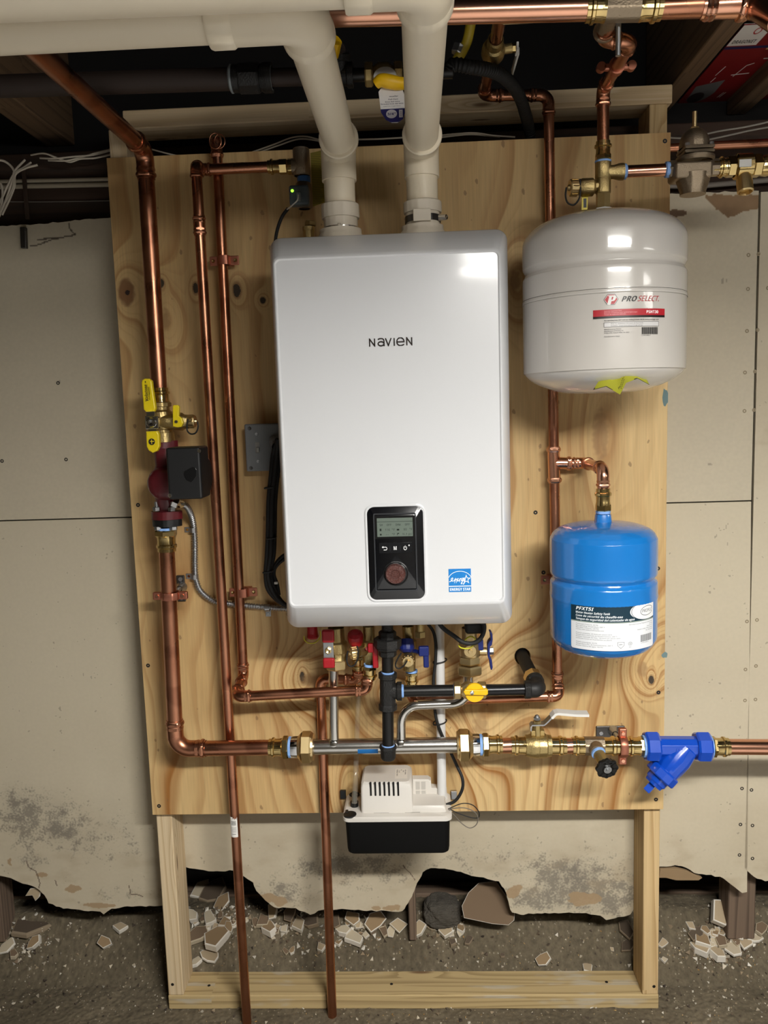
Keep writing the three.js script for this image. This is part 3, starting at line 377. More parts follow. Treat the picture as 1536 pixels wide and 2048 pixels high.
// square plate with a bell hanger: rod and split ring
function ringHanger(label, c, dir, r, plate, d2) {
  const t = thing('pipe_hanger', label, 'pipe hanger'), w = .0165;
  part(t, 'mounting_plate', box(plate.w, plate.h, .005, V(plate.c.x, plate.c.y, .1098), .002), M.darkSteel, 'dark steel plate');
  for (const s of [-1, 1]) part(t, 'plate_screw', rev(V(plate.c.x + (plate.w > plate.h ? s * plate.w * .33 : 0), plate.c.y + (plate.w > plate.h ? 0 : s * plate.h * .36), .1123), ZP, [[0, .0055], [.002, .0045], [.0012, 0]], 14), M.zinc);
  part(t, 'hanger_rod', cyl(V(c.x, c.y, .112), V(c.x, c.y, c.z - r), .0055), M.zinc);
  part(t, 'boss', rev(V(c.x, c.y, .1115), ZP, [[0, .013], [.006, .011], [.014, .008], [.02, .007]], 20), M.zinc);
  part(t, 'split_ring', rev(c.clone().addScaledVector(dir, -w / 2), dir, [[0, r + .001], [0, r + .0035], [.002, r + .0045], [w - .002, r + .0045], [w, r + .0035], [w, r + .001]], 32), M.strap, 'copper coloured ring');
  for (const s of [-1, 1]) { const e = c.clone().addScaledVector(d2, s * (r + .011)); const q = part(t, 'ring_lug', box(Math.abs(d2.x) * .02 + w * Math.abs(d2.y) + .001, Math.abs(d2.y) * .02 + w * Math.abs(d2.x) + .001, .011, e, .003), M.strap); part(q, 'lug_screw', rev(e.clone().add(V(0, 0, .0055)), ZP, [[0, .0045], [.0025, .004], [.003, 0]], 12), M.copperNew); }
}
// brass drain cap with a black strap
function drainCap(t, A, d, r, strapPts) {
  part(t, 'cap', [rev(A, d, [[0, r * .9], [.002, r], [.014, r], [.016, r * .9], [.016, r * .4], [.02, r * .3], [.021, 0]], 20, .5), ...Array.from({ length: 12 }, (_, k) => { const u = Math.abs(d.y) < .9 ? V(0, 1, 0) : V(1, 0, 0); const a = u.clone().cross(d).normalize(), b = d.clone().cross(a), q = a.multiplyScalar(Math.cos(k * Math.PI / 6) * r).add(b.multiplyScalar(Math.sin(k * Math.PI / 6) * r)); return cyl(A.clone().add(q).addScaledVector(d, .002), A.clone().add(q).addScaledVector(d, .013), r * .1, r * .1, 6); })], M.brassNut);
  if (strapPts) part(t, 'cap_strap', cable(strapPts, .0017, 40, 8), M.blackRubber, 'black loop');
}

// ---------- heating supply on the left ----------
const zL = .2, rB = .0172;
{
  const e = P(285, 297, zL), pA = P(292, 345, zL), pB = P(318, 778, zL);
  const t = thing('copper_pipe', 'thick copper pipe coming down the left edge of the plywood to the yellow gripped valve', 'copper pipe');
  const top = V(pA.x, e.y - .002, zL); run(t, [V(P(75, 105, .66).x, P(75, 105, .66).y, .81), top, pB], rB, M.copper, { R: .03, hub: .03 });
}
{
  const t = thing('isolation_valve', 'brass isolation valve with two yellow grips and a side drain, above the red pump', 'valve');
  const a = P(318, 776, zL), b = P(326, 884, zL), d = b.clone().sub(a).normalize(), L = a.distanceTo(b), at = (y) => a.clone().addScaledVector(d, L * (y - 776) / 108), s = (y0, y1) => L * (y1 - y0) / 108;
  part(t, 'press_socket', press(at(776), d, s(776, 806), .0172), M.brass);
  part(t, 'body', [rev(at(803), d, [[0, .018], [s(803, 806), .0235], [s(803, 813), .0235], [s(803, 814), .019], [s(803, 820), .019], [s(803, 824), .0245], [s(803, 842), .027], [s(803, 858), .0245], [s(803, 860), .0225], [s(803, 864), .0225], [s(803, 865), .025], [s(803, 880), .026], [s(803, 884), .026], [s(803, 884), 0]], 32, .5), cyl(at(843), at(843).add(V(-.012, 0, .042)), .013)], M.brassCast);
  const n = P(305, 845, .248); part(t, 'stem_nut', [box(.028, .028, .012, n, .002), rev(n.clone().add(V(0, 0, .005)), ZP, [[0, .0105], [.004, .0105], [.006, .009], [.006, .006], [.003, 0]], 20)], M.chrome);
  const h1 = part(t, 'grip', pex([[282.5, 765], [284, 760], [289, 757], [298, 757.5], [303, 762], [304.5, 775], [311, 817], [308, 823], [292, 824], [287, 819]], .262, .008, .0025), M.yellow, 'long yellow grip');
  const bk = ctex(128, 512, (g, w, h) => { g.clearRect(0, 0, w, h); g.save(); g.translate(78, 400); g.rotate(-Math.PI / 2 + .02); g.fillStyle = '#17150a'; g.font = 'bold 76px serif'; g.fillText('Webstone', 0, 0, 310); g.fillRect(20, 14, 240, 6); g.fillRect(120, 26, 140, 4); g.restore(); g.fillRect(50, 40, 22, 10); g.fillRect(60, 30, 8, 34); });
  const g0 = P(294, 787, .263); part(h1, 'print', new THREE.PlaneGeometry(.017, .058).rotateZ(.06).translate(g0.x, g0.y, .2633), new THREE.MeshStandardMaterial({ map: bk, transparent: true, alphaTest: .4, roughness: .6 }));
  const h2 = part(t, 'grip', pex([[291.5, 863], [314, 862], [317.5, 868], [318.5, 893], [314, 902], [305, 906], [297, 901], [293, 893]], .262, .008, .0025), M.yellow, 'short yellow grip with round logo');
  const lg = ctex(128, 128, (g) => { g.clearRect(0, 0, 128, 128); g.fillStyle = '#17150a'; g.beginPath(); g.arc(64, 64, 56, 0, 7); g.fill(); g.fillStyle = '#e9cf18'; g.fillRect(57, 26, 12, 78); g.fillRect(36, 52, 70, 12); }); const g2 = P(303.5, 883.5, .263); part(h2, 'print', new THREE.PlaneGeometry(.0155, .0155).translate(g2.x, g2.y, .2633), new THREE.MeshStandardMaterial({ map: lg, transparent: true, alphaTest: .4, roughness: .6 }));
  part(t, 'lever', [box(.018, .02, .003, P(301, 825, .252), .001), box(.018, .02, .003, P(305, 861, .252), .001)], M.chrome);
  const q = P(340, 843, zL + .012); part(t, 'drain_body', rev(V(P(326, 843, zL).x, q.y, q.z), V(1, -.03, .04), [[0, .016], [.02, .016], [.03, .0185], [.046, .0195], [.05, .016], [.06, .0145]], 24), M.brassCast);
  part(t, 'drain_handle', [pex([[345, 813], [347, 810], [355, 810], [358, 813], [357, 832], [363, 836], [366, 846], [362, 854], [354, 855], [345.5, 853]], .246, .007, .0015)], M.yellow, 'small yellow handle'); part(t, 'handle_screw', rev(P(352, 843.5, .2465), ZP, [[0, .004], [.0015, .003], [.001, 0]], 14), M.chrome);
  const k = P(376, 843, zL + .016); drainCap(t, k, V(1, 0, .05), .0135, [[376, 838], [374, 850], [375, 862], [382, 868], [391, 866], [396, 855], [395, 843]].map(([x, y]) => P(x, y, .232)));
}
{
  const t = thing('circulator_pump', 'dark red circulator pump with a black terminal box in the left pipe', 'pump');
  const c = (y) => P(326.5 + (y - 900) * .055, y, zL);
  const a = c(884), b = c(1038), d = b.clone().sub(a).normalize(), L = a.distanceTo(b), h = (y) => L * (y - 884) / 154;
  part(t, 'volute', [rev(a, d, [[h(884), .02], [h(896), .02], [h(900), .0195], [h(930), .0185], [h(936), .021], [h(952), .025], [h(985), .025], [h(1005), .022], [h(1015), .018], [h(1022), .018]], 28), rev(c(966).add(V(.004, 0, -.03)), ZP, [[0, .03], [.006, .037], [.05, .037], [.058, .032], [.062, .02], [.063, 0]], 32)], M.redDark);
  const flange = (y0, y1, m, n, w) => part(t, n, loft([0, 1].map((k) => { const p = c(k ? y1 : y0); return Array.from({ length: 28 }, (_, i) => { const A = i / 28 * 6.2832, q = Math.cos(A), e = w * (1 - .42 * Math.abs(Math.sin(A)) ** 1.5); return [p.x + e * q, p.y, p.z + .72 * w * Math.sin(A)]; }).reverse(); })), m);
  flange(881.5, 896.5, M.redDark, 'top_flange', .033); flange(1022, 1038, M.redDark, 'bottom_flange', .0345); flange(1038.5, 1052, M.black, 'companion_flange', .033);
  const bx = pbox(330.5, 896, 405, 998, .31, .07, .005); const tb = part(t, 'terminal_box', bx, M.blackBox);
  part(tb, 'emblem', pex([[367, 950], [368.5, 943], [379, 937], [386.5, 934], [391, 936], [393, 940], [392.5, 953], [386, 962], [382.5, 965], [372, 960]], .3108, .0012, .0004), mat(0x101011, .3)); for (const [x, y] of [[398, 902], [340, 991]]) part(tb, 'box_screw', rev(P(x, y, .3102), ZP, [[0, .004], [.0012, .0033], [.0006, 0]], 12), M.chrome);
  const m = P(400, 950, .245); part(t, 'motor', rev(V(P(372, 950, .245).x, m.y, .245), XP, [[0, .046], [.018, .047], [.03, .046], [.042, .043], [.047, .037], [.047, 0]], 36), M.redDark);
  part(t, 'motor_plate', rev(V(P(372, 950, .245).x + .0472, m.y, .245), XP, [[0, .034], [.0008, .034], [.0008, 0]], 32), M.black);
  for (const x of [313.5, 344]) { const p = P(x, 1018, zL + .012); part(t, 'bolt', [hex(P(x, 1022, zL + .014), YP, .009, .0085), cyl(p, p.clone().add(V(0, .016, 0)), .0045)], M.zinc); part(t, 'nut', hex(P(x + 3, 1060, zL + .014), YP, .008, .0085), M.zinc); }
}
{
  const t = thing('copper_pipe', 'thick copper pipe below the red pump, turning right into the brass union at the bottom', 'copper pipe');
  const a = P(331.5, 1054, zL), b = P(352, 1497.5, zL), c = P(566, 1494.5, zL), d = b.clone().sub(a).normalize();
  adapter(t, a.clone().addScaledVector(d, .004), d, .0178, { L: .05 });
  run(t, [a.clone().addScaledVector(d, .05), b, c.clone().lerp(b, .1)], rB, M.copper, { R: .042, hub: .026 });
}
{
  const c = P(341, 1191, zL), pl = P(362, 1177, .112); ringHanger('copper ring hanger on a dark plate holding the thick left pipe', c, V(.02, 1, 0).normalize(), rB, { c: pl, w: .019, h: .062 }, V(1, 0, 0));
}
// ---------- header of stainless steel along the bottom ----------
{
  const t = thing('steel_header', 'horizontal stainless steel header with two welded risers and brass unions at both ends', 'manifold');
  const A = P(575, 1494.4, zL), B = P(965, 1489.4, zL), d = B.clone().sub(A).normalize(), L = A.distanceTo(B), at = (x) => A.clone().addScaledVector(d, L * (x - 575) / 390), len = (p, q) => L * (q - p) / 390;
  part(t, 'header_tube', tube([at(620), at(760), at(925)], .0176, 30), M.steel);
  for (const [m, dd] of [[1, d], [0, d.clone().negate()]]) {
    const f = (x) => m ? at(x) : at(1542 - x), g = (x0, x1) => len(x0, x1);
    part(t, 'union_nut', hex(f(917), dd, g(917, 940), .0355), M.brassNut); part(t, 'nut_rim', rev(f(914), dd, [[0, .018], [0, .03], [g(914, 918), .031], [g(914, 918), .02]], 30), M.brassNut);
    part(t, 'nut_shoulder', rev(f(939), dd, [[0, .032], [.004, .028], [.008, .0235]], 30), M.brassNut);
    part(t, 'union_tail', rev(f(944), dd, [[0, .024], [g(944, 956), .0242], [g(944, 960), .0225]], 30), M.chrome, 'chrome union tail');
    part(t, 'sealing_tape', rev(f(959.5), dd, [[0, .021], [0, .0235], [.005, .0235], [.006, .021]], 30), M.tapeBlue, 'pale blue sealing tape');
    part(t, 'hex_collar', hex(f(964.5), dd, g(964.5, 978), .0255), M.brass);
    part(t, 'press_socket', press(f(1004), dd.clone().negate(), g(978, 1004), rB), M.brass);
  }
  const up = P(667, 1325, .192), um = P(668, 1481, .2);
  part(t, 'riser', tube([um, um.clone().lerp(up, .5), up], .0108, 22), M.steel); part(t, 'weld', rev(P(668, 1487, .203), YP, [[-.004, .0135], [0, .0145], [.006, .0125], [.009, .011]], 24), M.steel);
  const bent = [P(802, 1484, .2), P(802, 1411, .2), P(936, 1407, .2), P(937, 1340, .2)]; part(t, 'bent_riser', tube(fillet(bent, .042, 12), .0108, 22), M.steel); part(t, 'weld', rev(P(801, 1486, .203), YP, [[-.004, .0135], [0, .0145], [.006, .0125], [.009, .011]], 24), M.steel);
  const s0 = P(715, 1491.5, .2178), s1 = P(756, 1503, .2178); part(t, 'blue_sticker', new THREE.CylinderGeometry(.0179, .0179, s1.x - s0.x, 12, 1, true, -.02, .68).rotateZ(-Math.PI / 2).translate((s0.x + s1.x) / 2, at(736).y, zL), M.blueMark, 'small blue sticker');
}
// ---------- return line on the right: valve, drain, strainer ----------
const lineAt = (x) => P(x, 1490.6 + (x - 965) * .0062, zL);
const dirR = lineAt(1400).sub(lineAt(1000)).normalize(), span = (a, b) => lineAt(a).distanceTo(lineAt(b));
{
  const t = thing('ball_valve', 'brass ball valve with a raised white lever, right of the steel header', 'valve');
  part(t, 'copper_nipple', tube([lineAt(1000), lineAt(1013), lineAt(1028)], rB), M.copperNew, 'short bright copper piece'); part(t, 'copper_nipple', tube([lineAt(1125), lineAt(1135), lineAt(1150)], rB), M.copperNew, 'short bright copper piece');
  part(t, 'press_socket', press(lineAt(1022), dirR, span(1022, 1054), rB), M.brass); part(t, 'press_socket', press(lineAt(1132), dirR.clone().negate(), span(1098, 1132), rB), M.brass);
  const a = lineAt(1050), l = span(1050, 1102); part(t, 'body', [rev(a, dirR, [[0, .018], [.001, .0235], [l * .14, .0245], [l * .2, .026], [l * .42, .0275], [l * .5, .0275], [l * .52, .0268], [l * .8, .0265], [l * .84, .0245], [l, .0235], [l, .018]], 32, .4)], M.brassCast);
  const s = P(1075, 1470, zL), e = P(1074, 1447, zL); part(t, 'stem', [cyl(s, e, .0105), box(.03, .012, .017, s.clone().lerp(e, .25), .002), hex(e, YP, .006, .009)], M.brassCast); part(t, 'lever_nut', [hex(e.clone().add(V(0, .0085, 0)), YP, .006, .008), rev(e.clone().add(V(0, .014, 0)), YP, [[0, .0055], [.004, .005], [.006, .003], [.006, 0]], 14)], M.zinc);
  const top = [[1061, 1452], [1063, 1447.5], [1087, 1447], [1092, 1443], [1102, 1433]].map(([x, y]) => P(x, y, zL)), rest = [[1102, 1433], [1109, 1425.5], [1115, 1424], [1150, 1427], [1176, 1427.5]].map(([x, y]) => P(x, y, zL));
  const flat = (pts, th, w) => { const up = pts.map((p, i) => { const q = pts[Math.min(i + 1, pts.length - 1)].clone().sub(pts[Math.max(i - 1, 0)]).normalize(); return [p.x - q.y * th / 2, p.y + q.x * th / 2, p.x + q.y * th / 2, p.y - q.x * th / 2]; }); return extrude([...up.map((u) => [u[0], u[1]]), ...up.reverse().map((u) => [u[2], u[3]])], w).translate(0, 0, zL - w / 2); };
  part(t, 'lever', [flat(top, .003, .022), flat([P(1061, 1459, zL), P(1061, 1450, zL)], .003, .02)], M.zinc); part(t, 'lever_grip', flat(rest, .0055, .026), M.tagWhite, 'white coated grip');
}
{
  const t = thing('drain_tee', 'brass tee with a small black handwheel, between the ball valve and the blue strainer', 'drain valve');
  part(t, 'press_socket', press(lineAt(1144), dirR, span(1144, 1172), rB), M.brass); part(t, 'press_socket', press(lineAt(1238), dirR.clone().negate(), span(1202, 1238), rB), M.brass);
  const a = lineAt(1168), c = lineAt(1190); part(t, 'tee_body', [cyl(a, lineAt(1207), .0208), cyl(c, P(1196, 1506, .245), .0165, .0155)], M.bronze); const w = P(1213, 1535, .285), s = P(1197, 1507, .246), d = w.clone().sub(s).normalize();
  part(t, 'sealing_tape', rev(s.clone().addScaledVector(d, -.003), d, [[0, .012], [0, .0155], [.004, .0155], [.005, .012]], 24), M.tapeBlue, 'pale blue sealing tape'); part(t, 'boiler_drain', [cyl(s, s.clone().lerp(w, .75), .0125, .011), cyl(s.clone().lerp(w, .7), w, .006)], M.brassCast);
  const n = 64, out = [], R = .0232; for (let i = 0; i < n; i++) { const A = i / n * 6.2832, r = R * (1 + .075 * Math.cos(8 * A)); out.push([r * Math.cos(A), r * Math.sin(A)]); }
  const holes = []; for (let k = 0; k < 8; k++) { const A = k / 8 * 6.2832 + .39, q = []; for (let i = 0; i < 12; i++) { const B = -i / 12 * 6.2832; const rr = .0172 + .0034 * Math.cos(B), aa = A + .22 * Math.sin(B); q.push([rr * Math.cos(aa), rr * Math.sin(aa)]); } holes.push(q); }
  const qd = V(.12, -.25, 1).normalize(), turn = (g) => g.applyQuaternion(new THREE.Quaternion().setFromUnitVectors(V(0, 0, 1), qd)).translate(w.x, w.y, w.z);
  const hw = part(t, 'handwheel', [turn(extrude(out, .004, .0018, holes)), turn(rev(V(0, 0, 0), ZP, [[0, .011], [.006, .011], [.008, .009], [.008, 0]], 20))], mat(0x0c0b0a, .3)); part(hw, 'wheel_plate', turn(rev(V(0, 0, .008), ZP, [[0, .0088], [.001, .0085], [.0006, .004], [.003, .0035], [.003, 0]], 18)), M.zinc, 'round metal centre plate');
}
ringHanger('copper ring hanger on a dark wide plate holding the tee with the black handwheel', lineAt(1245).add(V(0, 0, 0)), dirR, .0205, { c: P(1221, 1466, .112), w: .066, h: .033 }, V(0, 1, 0));
{
  const t = thing('y_strainer', 'glossy blue cast strainer with a branch slanting down left, at the board edge', 'strainer');
  const f = lineAt, a = 1289, b = 1419, mkhex = (x0, x1) => hex(f(x0), dirR, span(x0, x1), .0335, 8);
  const c0 = P(1372, 1497, zL), c1 = P(1292, 1583, zL + .012), d = c1.clone().sub(c0).normalize(), L = c0.distanceTo(c1), k = (s) => c0.clone().addScaledVector(d, s * L);
  part(t, 'body', [mkhex(a, a + 28), mkhex(b - 29, b), rev(f(a + 26), dirR, [[0, .0225], [span(a + 26, b - 27), .0225]], 36), rev(k(-.1), d, [[0, .012], [L * .08, .026], [L * .3, .0315], [L * .5, .031], [L * .62, .029]], 36)], M.strainer);
  part(t, 'retainer_collar', rev(k(.5), d, [[0, .025], [0, .034], [.003, .036], [L * .15, .036], [L * .17, .034], [L * .17, 0]], 12, .4), M.strainer); part(t, 'plug', [rev(k(.66), d, [[0, .025], [.003, .0245], [L * .1, .024], [L * .12, .0215], [L * .17, .02], [L * .17, 0]], 28), hex(k(.82), d, L * .17, .0105, 4)], M.strainer);
  part(t, 'raised_letters', [0, 1, 2, 3].map((i) => box(.0028, .011, .003, V(f(1347).x + i * .006, f(1347).y - .0015, zL + .022), .0008, i * .1 - .1)), M.strainer);
  const q = f(a - 1); part(t, 'sealing_tape', rev(f(a - 4), dirR, [[0, .019], [0, .024], [.006, .024], [.007, .02]], 30), M.tapeBlue, 'pale blue sealing tape'); part(t, 'sealing_tape', rev(f(b - 1), dirR, [[0, .019], [0, .026], [.004, .026], [.005, .02]], 30), M.tapeBlue, 'pale blue sealing tape');
  part(t, 'press_adapter', [press(f(1252), dirR, span(1252, 1280), rB), hex(f(1277), dirR, span(1277, 1287), .0215)], M.brass); part(t, 'press_adapter', [press(f(1457), dirR.clone().negate(), span(1428, 1457), rB), hex(f(1424), dirR, span(1424, 1432), .023)], M.brass);
}
{ const t = thing('copper_pipe', 'thick copper pipe leaving the blue strainer to the right along the wall', 'copper pipe'); part(t, 'pipe', tube([lineAt(1448), lineAt(1600), lineAt(2600)], rB, 28), M.copperNew); }

// ---------- gas line of black iron ----------
{
  const z = .252, r = .0125, t = thing('gas_line', 'black iron gas line with tee, dirt leg and elbow below the boiler', 'gas pipe');
  const c = (y) => P(775.5 + (y - 1380) * .006, y, z), h = (y0, y1) => c(y0).distanceTo(c(y1)), D = c(1500).sub(c(1300)).normalize(), U = D.clone().negate();
  part(t, 'union', [cyl(c(1240), c(1280), .0125), hex(c(1262), D, h(1262, 1278), .019, 8), rev(c(1276), D, [[0, .02], [.001, .03], [h(1276, 1292), .03], [h(1276, 1293), .022]], 8, .3), hex(c(1281), D, h(1281, 1299), .027, 8), hex(c(1297), D, h(1297, 1312), .0195, 8)], M.ironCast, 'cast iron union');
  part(t, 'pipe', tube([c(1310), c(1330), c(1352)], r), M.iron); part(t, 'pipe', tube([c(1410), c(1440), c(1494)], r), M.iron);
  const gx = (x) => P(x, 1381.5 - (x - 860) * .012, z), DX = gx(1040).sub(gx(820)).normalize(), hx = (a, b) => gx(a).distanceTo(gx(b));
  const coll = (A, d) => rev(A, d, [[0, .0135], [0, .0195], [.009, .0195], [.012, .0175]], 28);
  part(t, 'tee', [rev(c(1346), D, [[0, .0135], [0, .02], [.01, .02], [.013, .0172], [h(1346, 1418) - .013, .0172], [h(1346, 1418) - .01, .02], [h(1346, 1418), .02], [h(1346, 1418), .0135]], 30), cyl(c(1381), gx(798), .0172), rev(gx(803.5), DX.clone().negate(), [[0, .0135], [0, .0205], [.009, .0205], [.013, .017]], 28)], M.ironCast);
  part(t, 'cap', rev(c(1491), D, [[0, .0135], [0, .0185], [h(1491, 1496), .0188], [h(1491, 1498), .017], [h(1491, 1514), .0165], [h(1491, 1518), .014], [h(1491, 1519), 0]], 28), M.ironCast); part(t, 'thread_tape', [1346, 1492].map((y) => rev(c(y), U, [[-.002, .0135], [.002, .0142], [.0035, .0128]], 24)).concat([804, 910].map((x, i) => rev(gx(x), i ? DX : DX.clone().negate(), [[-.004, .013], [-.002, .0145], [.002, .0142], [.003, .013]], 24))), M.tapeBlue, 'pale blue thread tape');
  part(t, 'pipe', tube([gx(800), gx(850), gx(910)], r), M.iron); part(t, 'pipe', tube([gx(968), gx(1010), gx(1056)], r), mat(0x202022, .28, .5));
  const E = gx(1078), hD = P(1045, 1313, .107).sub(E).normalize(), eb = (s) => E.clone().addScaledVector(hD, s); part(t, 'elbow', [tube(fillet([gx(1056), E, eb(.034)], .02, 10), .0172, 26), rev(gx(1049), DX, [[0, .0135], [0, .0195], [.011, .0195], [.014, .017]], 28), rev(eb(.04), hD.clone().negate(), [[0, .0135], [0, .0195], [.011, .0195], [.014, .017]], 28)], M.ironCast);
  part(t, 'brass_nut', hex(eb(.038), hD, .022, .0205, 8), M.brassNut, 'brass nut behind the elbow'); part(t, 'pipe', tube([eb(.055), eb(.1), eb(.2)], .0145), M.blackRubber, 'black sleeve entering the hole in the board');
  const v = thing('gas_valve', 'yellow round gas valve handle on a brass body in the black iron line', 'valve');
  part(v, 'body', [hex(gx(907), DX, hx(907, 922), .0195, 8), rev(gx(920), DX, [[0, .013], [.004, .0135], [.012, .019], [.022, .019], [.03, .0135], [hx(920, 957), .0135]], 26), hex(gx(955), DX, hx(955, 972), .0195, 8), cyl(gx(945), gx(945).add(V(0, 0, .03)), .009)], M.brassNut);
  const k = P(949.5, 1385.5, .289); const hd = part(v, 'handle', [rev(V(k.x, k.y, k.z - .004), ZP, [[0, 0], [0, .0205], [.003, .0212], [.0055, .02], [.0055, 0]], 36), pex([[927, 1384], [930, 1380], [958, 1380.5], [972, 1378.5], [976, 1381], [976, 1389], [972, 1391], [930, 1390]], .2985, .0075, .0015)], M.yellowGas); part(hd, 'handle_screw', rev(P(944, 1386, .2986), ZP, [[0, .0045], [.0012, .0036], [.0006, .0018], [0, 0]], 14), M.chrome);
}
// ---------- valves hanging under the boiler ----------
{
  const t = thing('service_valve', 'brass valve with a red upright lever at the lower left under the boiler', 'valve'), z = .2, c = (y) => P(672, y, z);
  part(t, 'body', [rev(c(1255), YN, [[0, .018], [.03, .0185], [.034, .023], [.055, .023], [.058, .02], [.07, .02], [.072, .0215]], 28), hex(c(1297), YN, .018, .0225), cyl(P(660, 1301, .205), P(657, 1301, .242), .011)], M.brassCast); part(t, 'union_nut', hex(c(1319), YN, .021, .024), M.brassNut);
  part(t, 'lever', pbox(645.5, 1284, 668, 1320, .25, .004, .0015), M.zinc); part(t, 'stem_nut', rev(P(656.5, 1301, .25), ZP, [[0, .0075], [.004, .0075], [.005, .005], [.003, 0]], 6, .3), M.brassNut);
  part(t, 'grip', pbox(643, 1261, 668.5, 1286, .256, .012, .004), M.red, 'upper red grip'); part(t, 'grip', pbox(645, 1317.5, 669.5, 1337, .256, .012, .004), M.red, 'lower red grip');
}
{
  const t = thing('red_knob', 'small dark red knob with a pale wire loop at the far left under the boiler', 'knob'), k = P(625, 1266, .19);
  part(t, 'knob', rev(k, YN, [[-.02, 0], [-.02, .011], [0, .012], [.008, .0135], [.012, .011], [.013, 0]], 18), M.red); part(t, 'wire_loop', cable([[608, 1272], [609, 1280], [617, 1286], [628, 1286], [637, 1280], [641, 1272], [640, 1262]].map(([x, y]) => P(x, y, .19)), .0012, 30, 6), M.yellowTag); part(t, 'stem', cyl(k, k.clone().add(V(0, .06, -.01)), .006), M.brassCast);
}
function tapValve(label, col, o) {
  const t = thing('service_valve', label, 'valve'), z = o.z ?? .175, c = (y) => P(o.x, y, z);
  part(t, 'body', [rev(c(1252), YN, [[0, .013], [.03, .013], [.034, .0185], [.06, .0185], [.066, .015], [c(1252).y - c(o.yb).y, .014]], 26), cyl(c(1300), P(o.cap[0], o.cap[1], z + .03), .011)], M.brassCast);
  part(t, 'relief_knob', rev(P(o.k[0], o.k[1], z + .02), V(0, o.kd, .4), [[-.012, .0], [-.012, .016], [.004, .018], [.012, .016], [.017, .009], [.017, 0]], 14, .5), col); part(t, 'lever', [pbox(o.lv[0], o.lv[1], o.lv[2], o.lv[3], z + .04, .008, .003), pbox(o.lv[4], o.lv[5], o.lv[6], o.lv[7], z + .042, .012, .003), cyl(c(1300).setZ(z), P(o.lv[4], (o.lv[5] + o.lv[7]) / 2, z + .03), .0045)], col);
  drainCap(t, P(o.cap[0], o.cap[1], z + .028), o.cd, .0132, o.strap.map(([x, y]) => P(x, y, z + .05)));
  const a = P(o.ad[0], o.ad[1], o.ad[3]), b = P(o.ad[0], o.ad[2], o.ad[3]), d = b.clone().sub(a).normalize(); adapter(t, a, d, .011, { L: a.distanceTo(b) });
  return t;
}
tapValve('brass tap valve with red lever, red knob and strapped cap, left of the black pipe', M.red, { x: 737, yb: 1325, k: [711, 1276], kd: .7, lv: [744, 1290, 757, 1337, 735, 1288, 748, 1306], cap: [715, 1305], cd: V(-.95, -.05, .3), strap: [[714, 1292], [716, 1300], [715, 1318], [708, 1331], [699, 1332], [694, 1324], [694, 1310], [696, 1302]], ad: [740, 1330, 1358, .215], z: .2 });
tapValve('brass tap valve with blue lever and round brass cap, right of the black pipe', M.blueGrip, { x: 816, yb: 1340, k: [813, 1290], kd: -.8, lv: [846, 1297, 858, 1336, 837, 1294, 858, 1313], cap: [816, 1318], cd: V(.02, -.1, 1), strap: [[803, 1306], [795, 1318], [791, 1332], [796, 1337], [806, 1333], [814, 1322]], ad: [823, 1342, 1368, .165] });
{ const t = thing('brass_plug', 'plain brass pipe stub under the boiler, between the blue lever and the white pipe', 'pipe stub'); part(t, 'stub', [cyl(P(840, 1245, .2), P(840, 1266, .2), .0095), hex(P(840, 1262, .2), YN, .014, .0125)], M.brassCast); }
{
  const t = thing('service_valve', 'brass valve with blue winged lever and big hex nut, right end under the boiler', 'valve'), z = .2, c = (y) => P(939, y, z);
  part(t, 'body', [rev(c(1255), YN, [[0, .017], [.03, .0175], [.035, .0235], [.062, .0235], [.064, .02]], 28), rev(P(939, 1297, .205), ZP, [[0, .014], [.02, .0145], [.022, .013], [.022, .005], [.025, .004], [.025, 0]], 28), cyl(P(950, 1303, z), P(973, 1303, z), .0095)], M.brassNut); part(t, 'hex_collar', hex(c(1312), YN, .017, .0245), M.brassNut); part(t, 'union_nut', hex(c(1329), YN, .0215, .029), M.brassNut);
  part(t, 'winged_lever', [pex([[975, 1291], [977, 1285], [981.5, 1280], [981, 1270], [979, 1265], [982, 1264], [985, 1268], [985.5, 1280], [984, 1290], [980, 1294], [979.5, 1313], [984, 1321], [985.5, 1335], [984, 1340], [981.5, 1340], [980, 1330], [979, 1322], [976, 1315]], z + .012, .022, .001)], M.blueGrip); part(t, 'lever_nut', [hex(P(978, 1302, z), XP, .01, .0085)], M.zinc); part(t, 'handle_sleeve', pbox(955, 1280, 967, 1301, z + .015, .018, .002), M.blueGrip, 'small blue sleeve');
  part(t, 'wire_tag', cable([[917, 1290], [921, 1295], [934, 1297], [944, 1293], [951, 1284], [949, 1276], [941, 1273], [933, 1277], [928, 1284]].map(([x, y]) => P(x, y, .235)), .0016, 40, 7), M.yellowTag, 'yellow wire loop');
}
{ const t = thing('cord', 'thick black cord looping in front of the brass valve with the blue winged lever', 'cord'); part(t, 'cable', cable([[874, 1240], [886, 1256], [908, 1272], [925, 1284], [942, 1287], [956, 1282], [966, 1268], [968, 1250], [960, 1238]].map(([x, y]) => P(x, y, .25)), .0048, 60, 10), M.blackRubber); part(t, 'plug', pbox(930, 1245, 968, 1269, .24, .04, .008), M.blackRubber); }
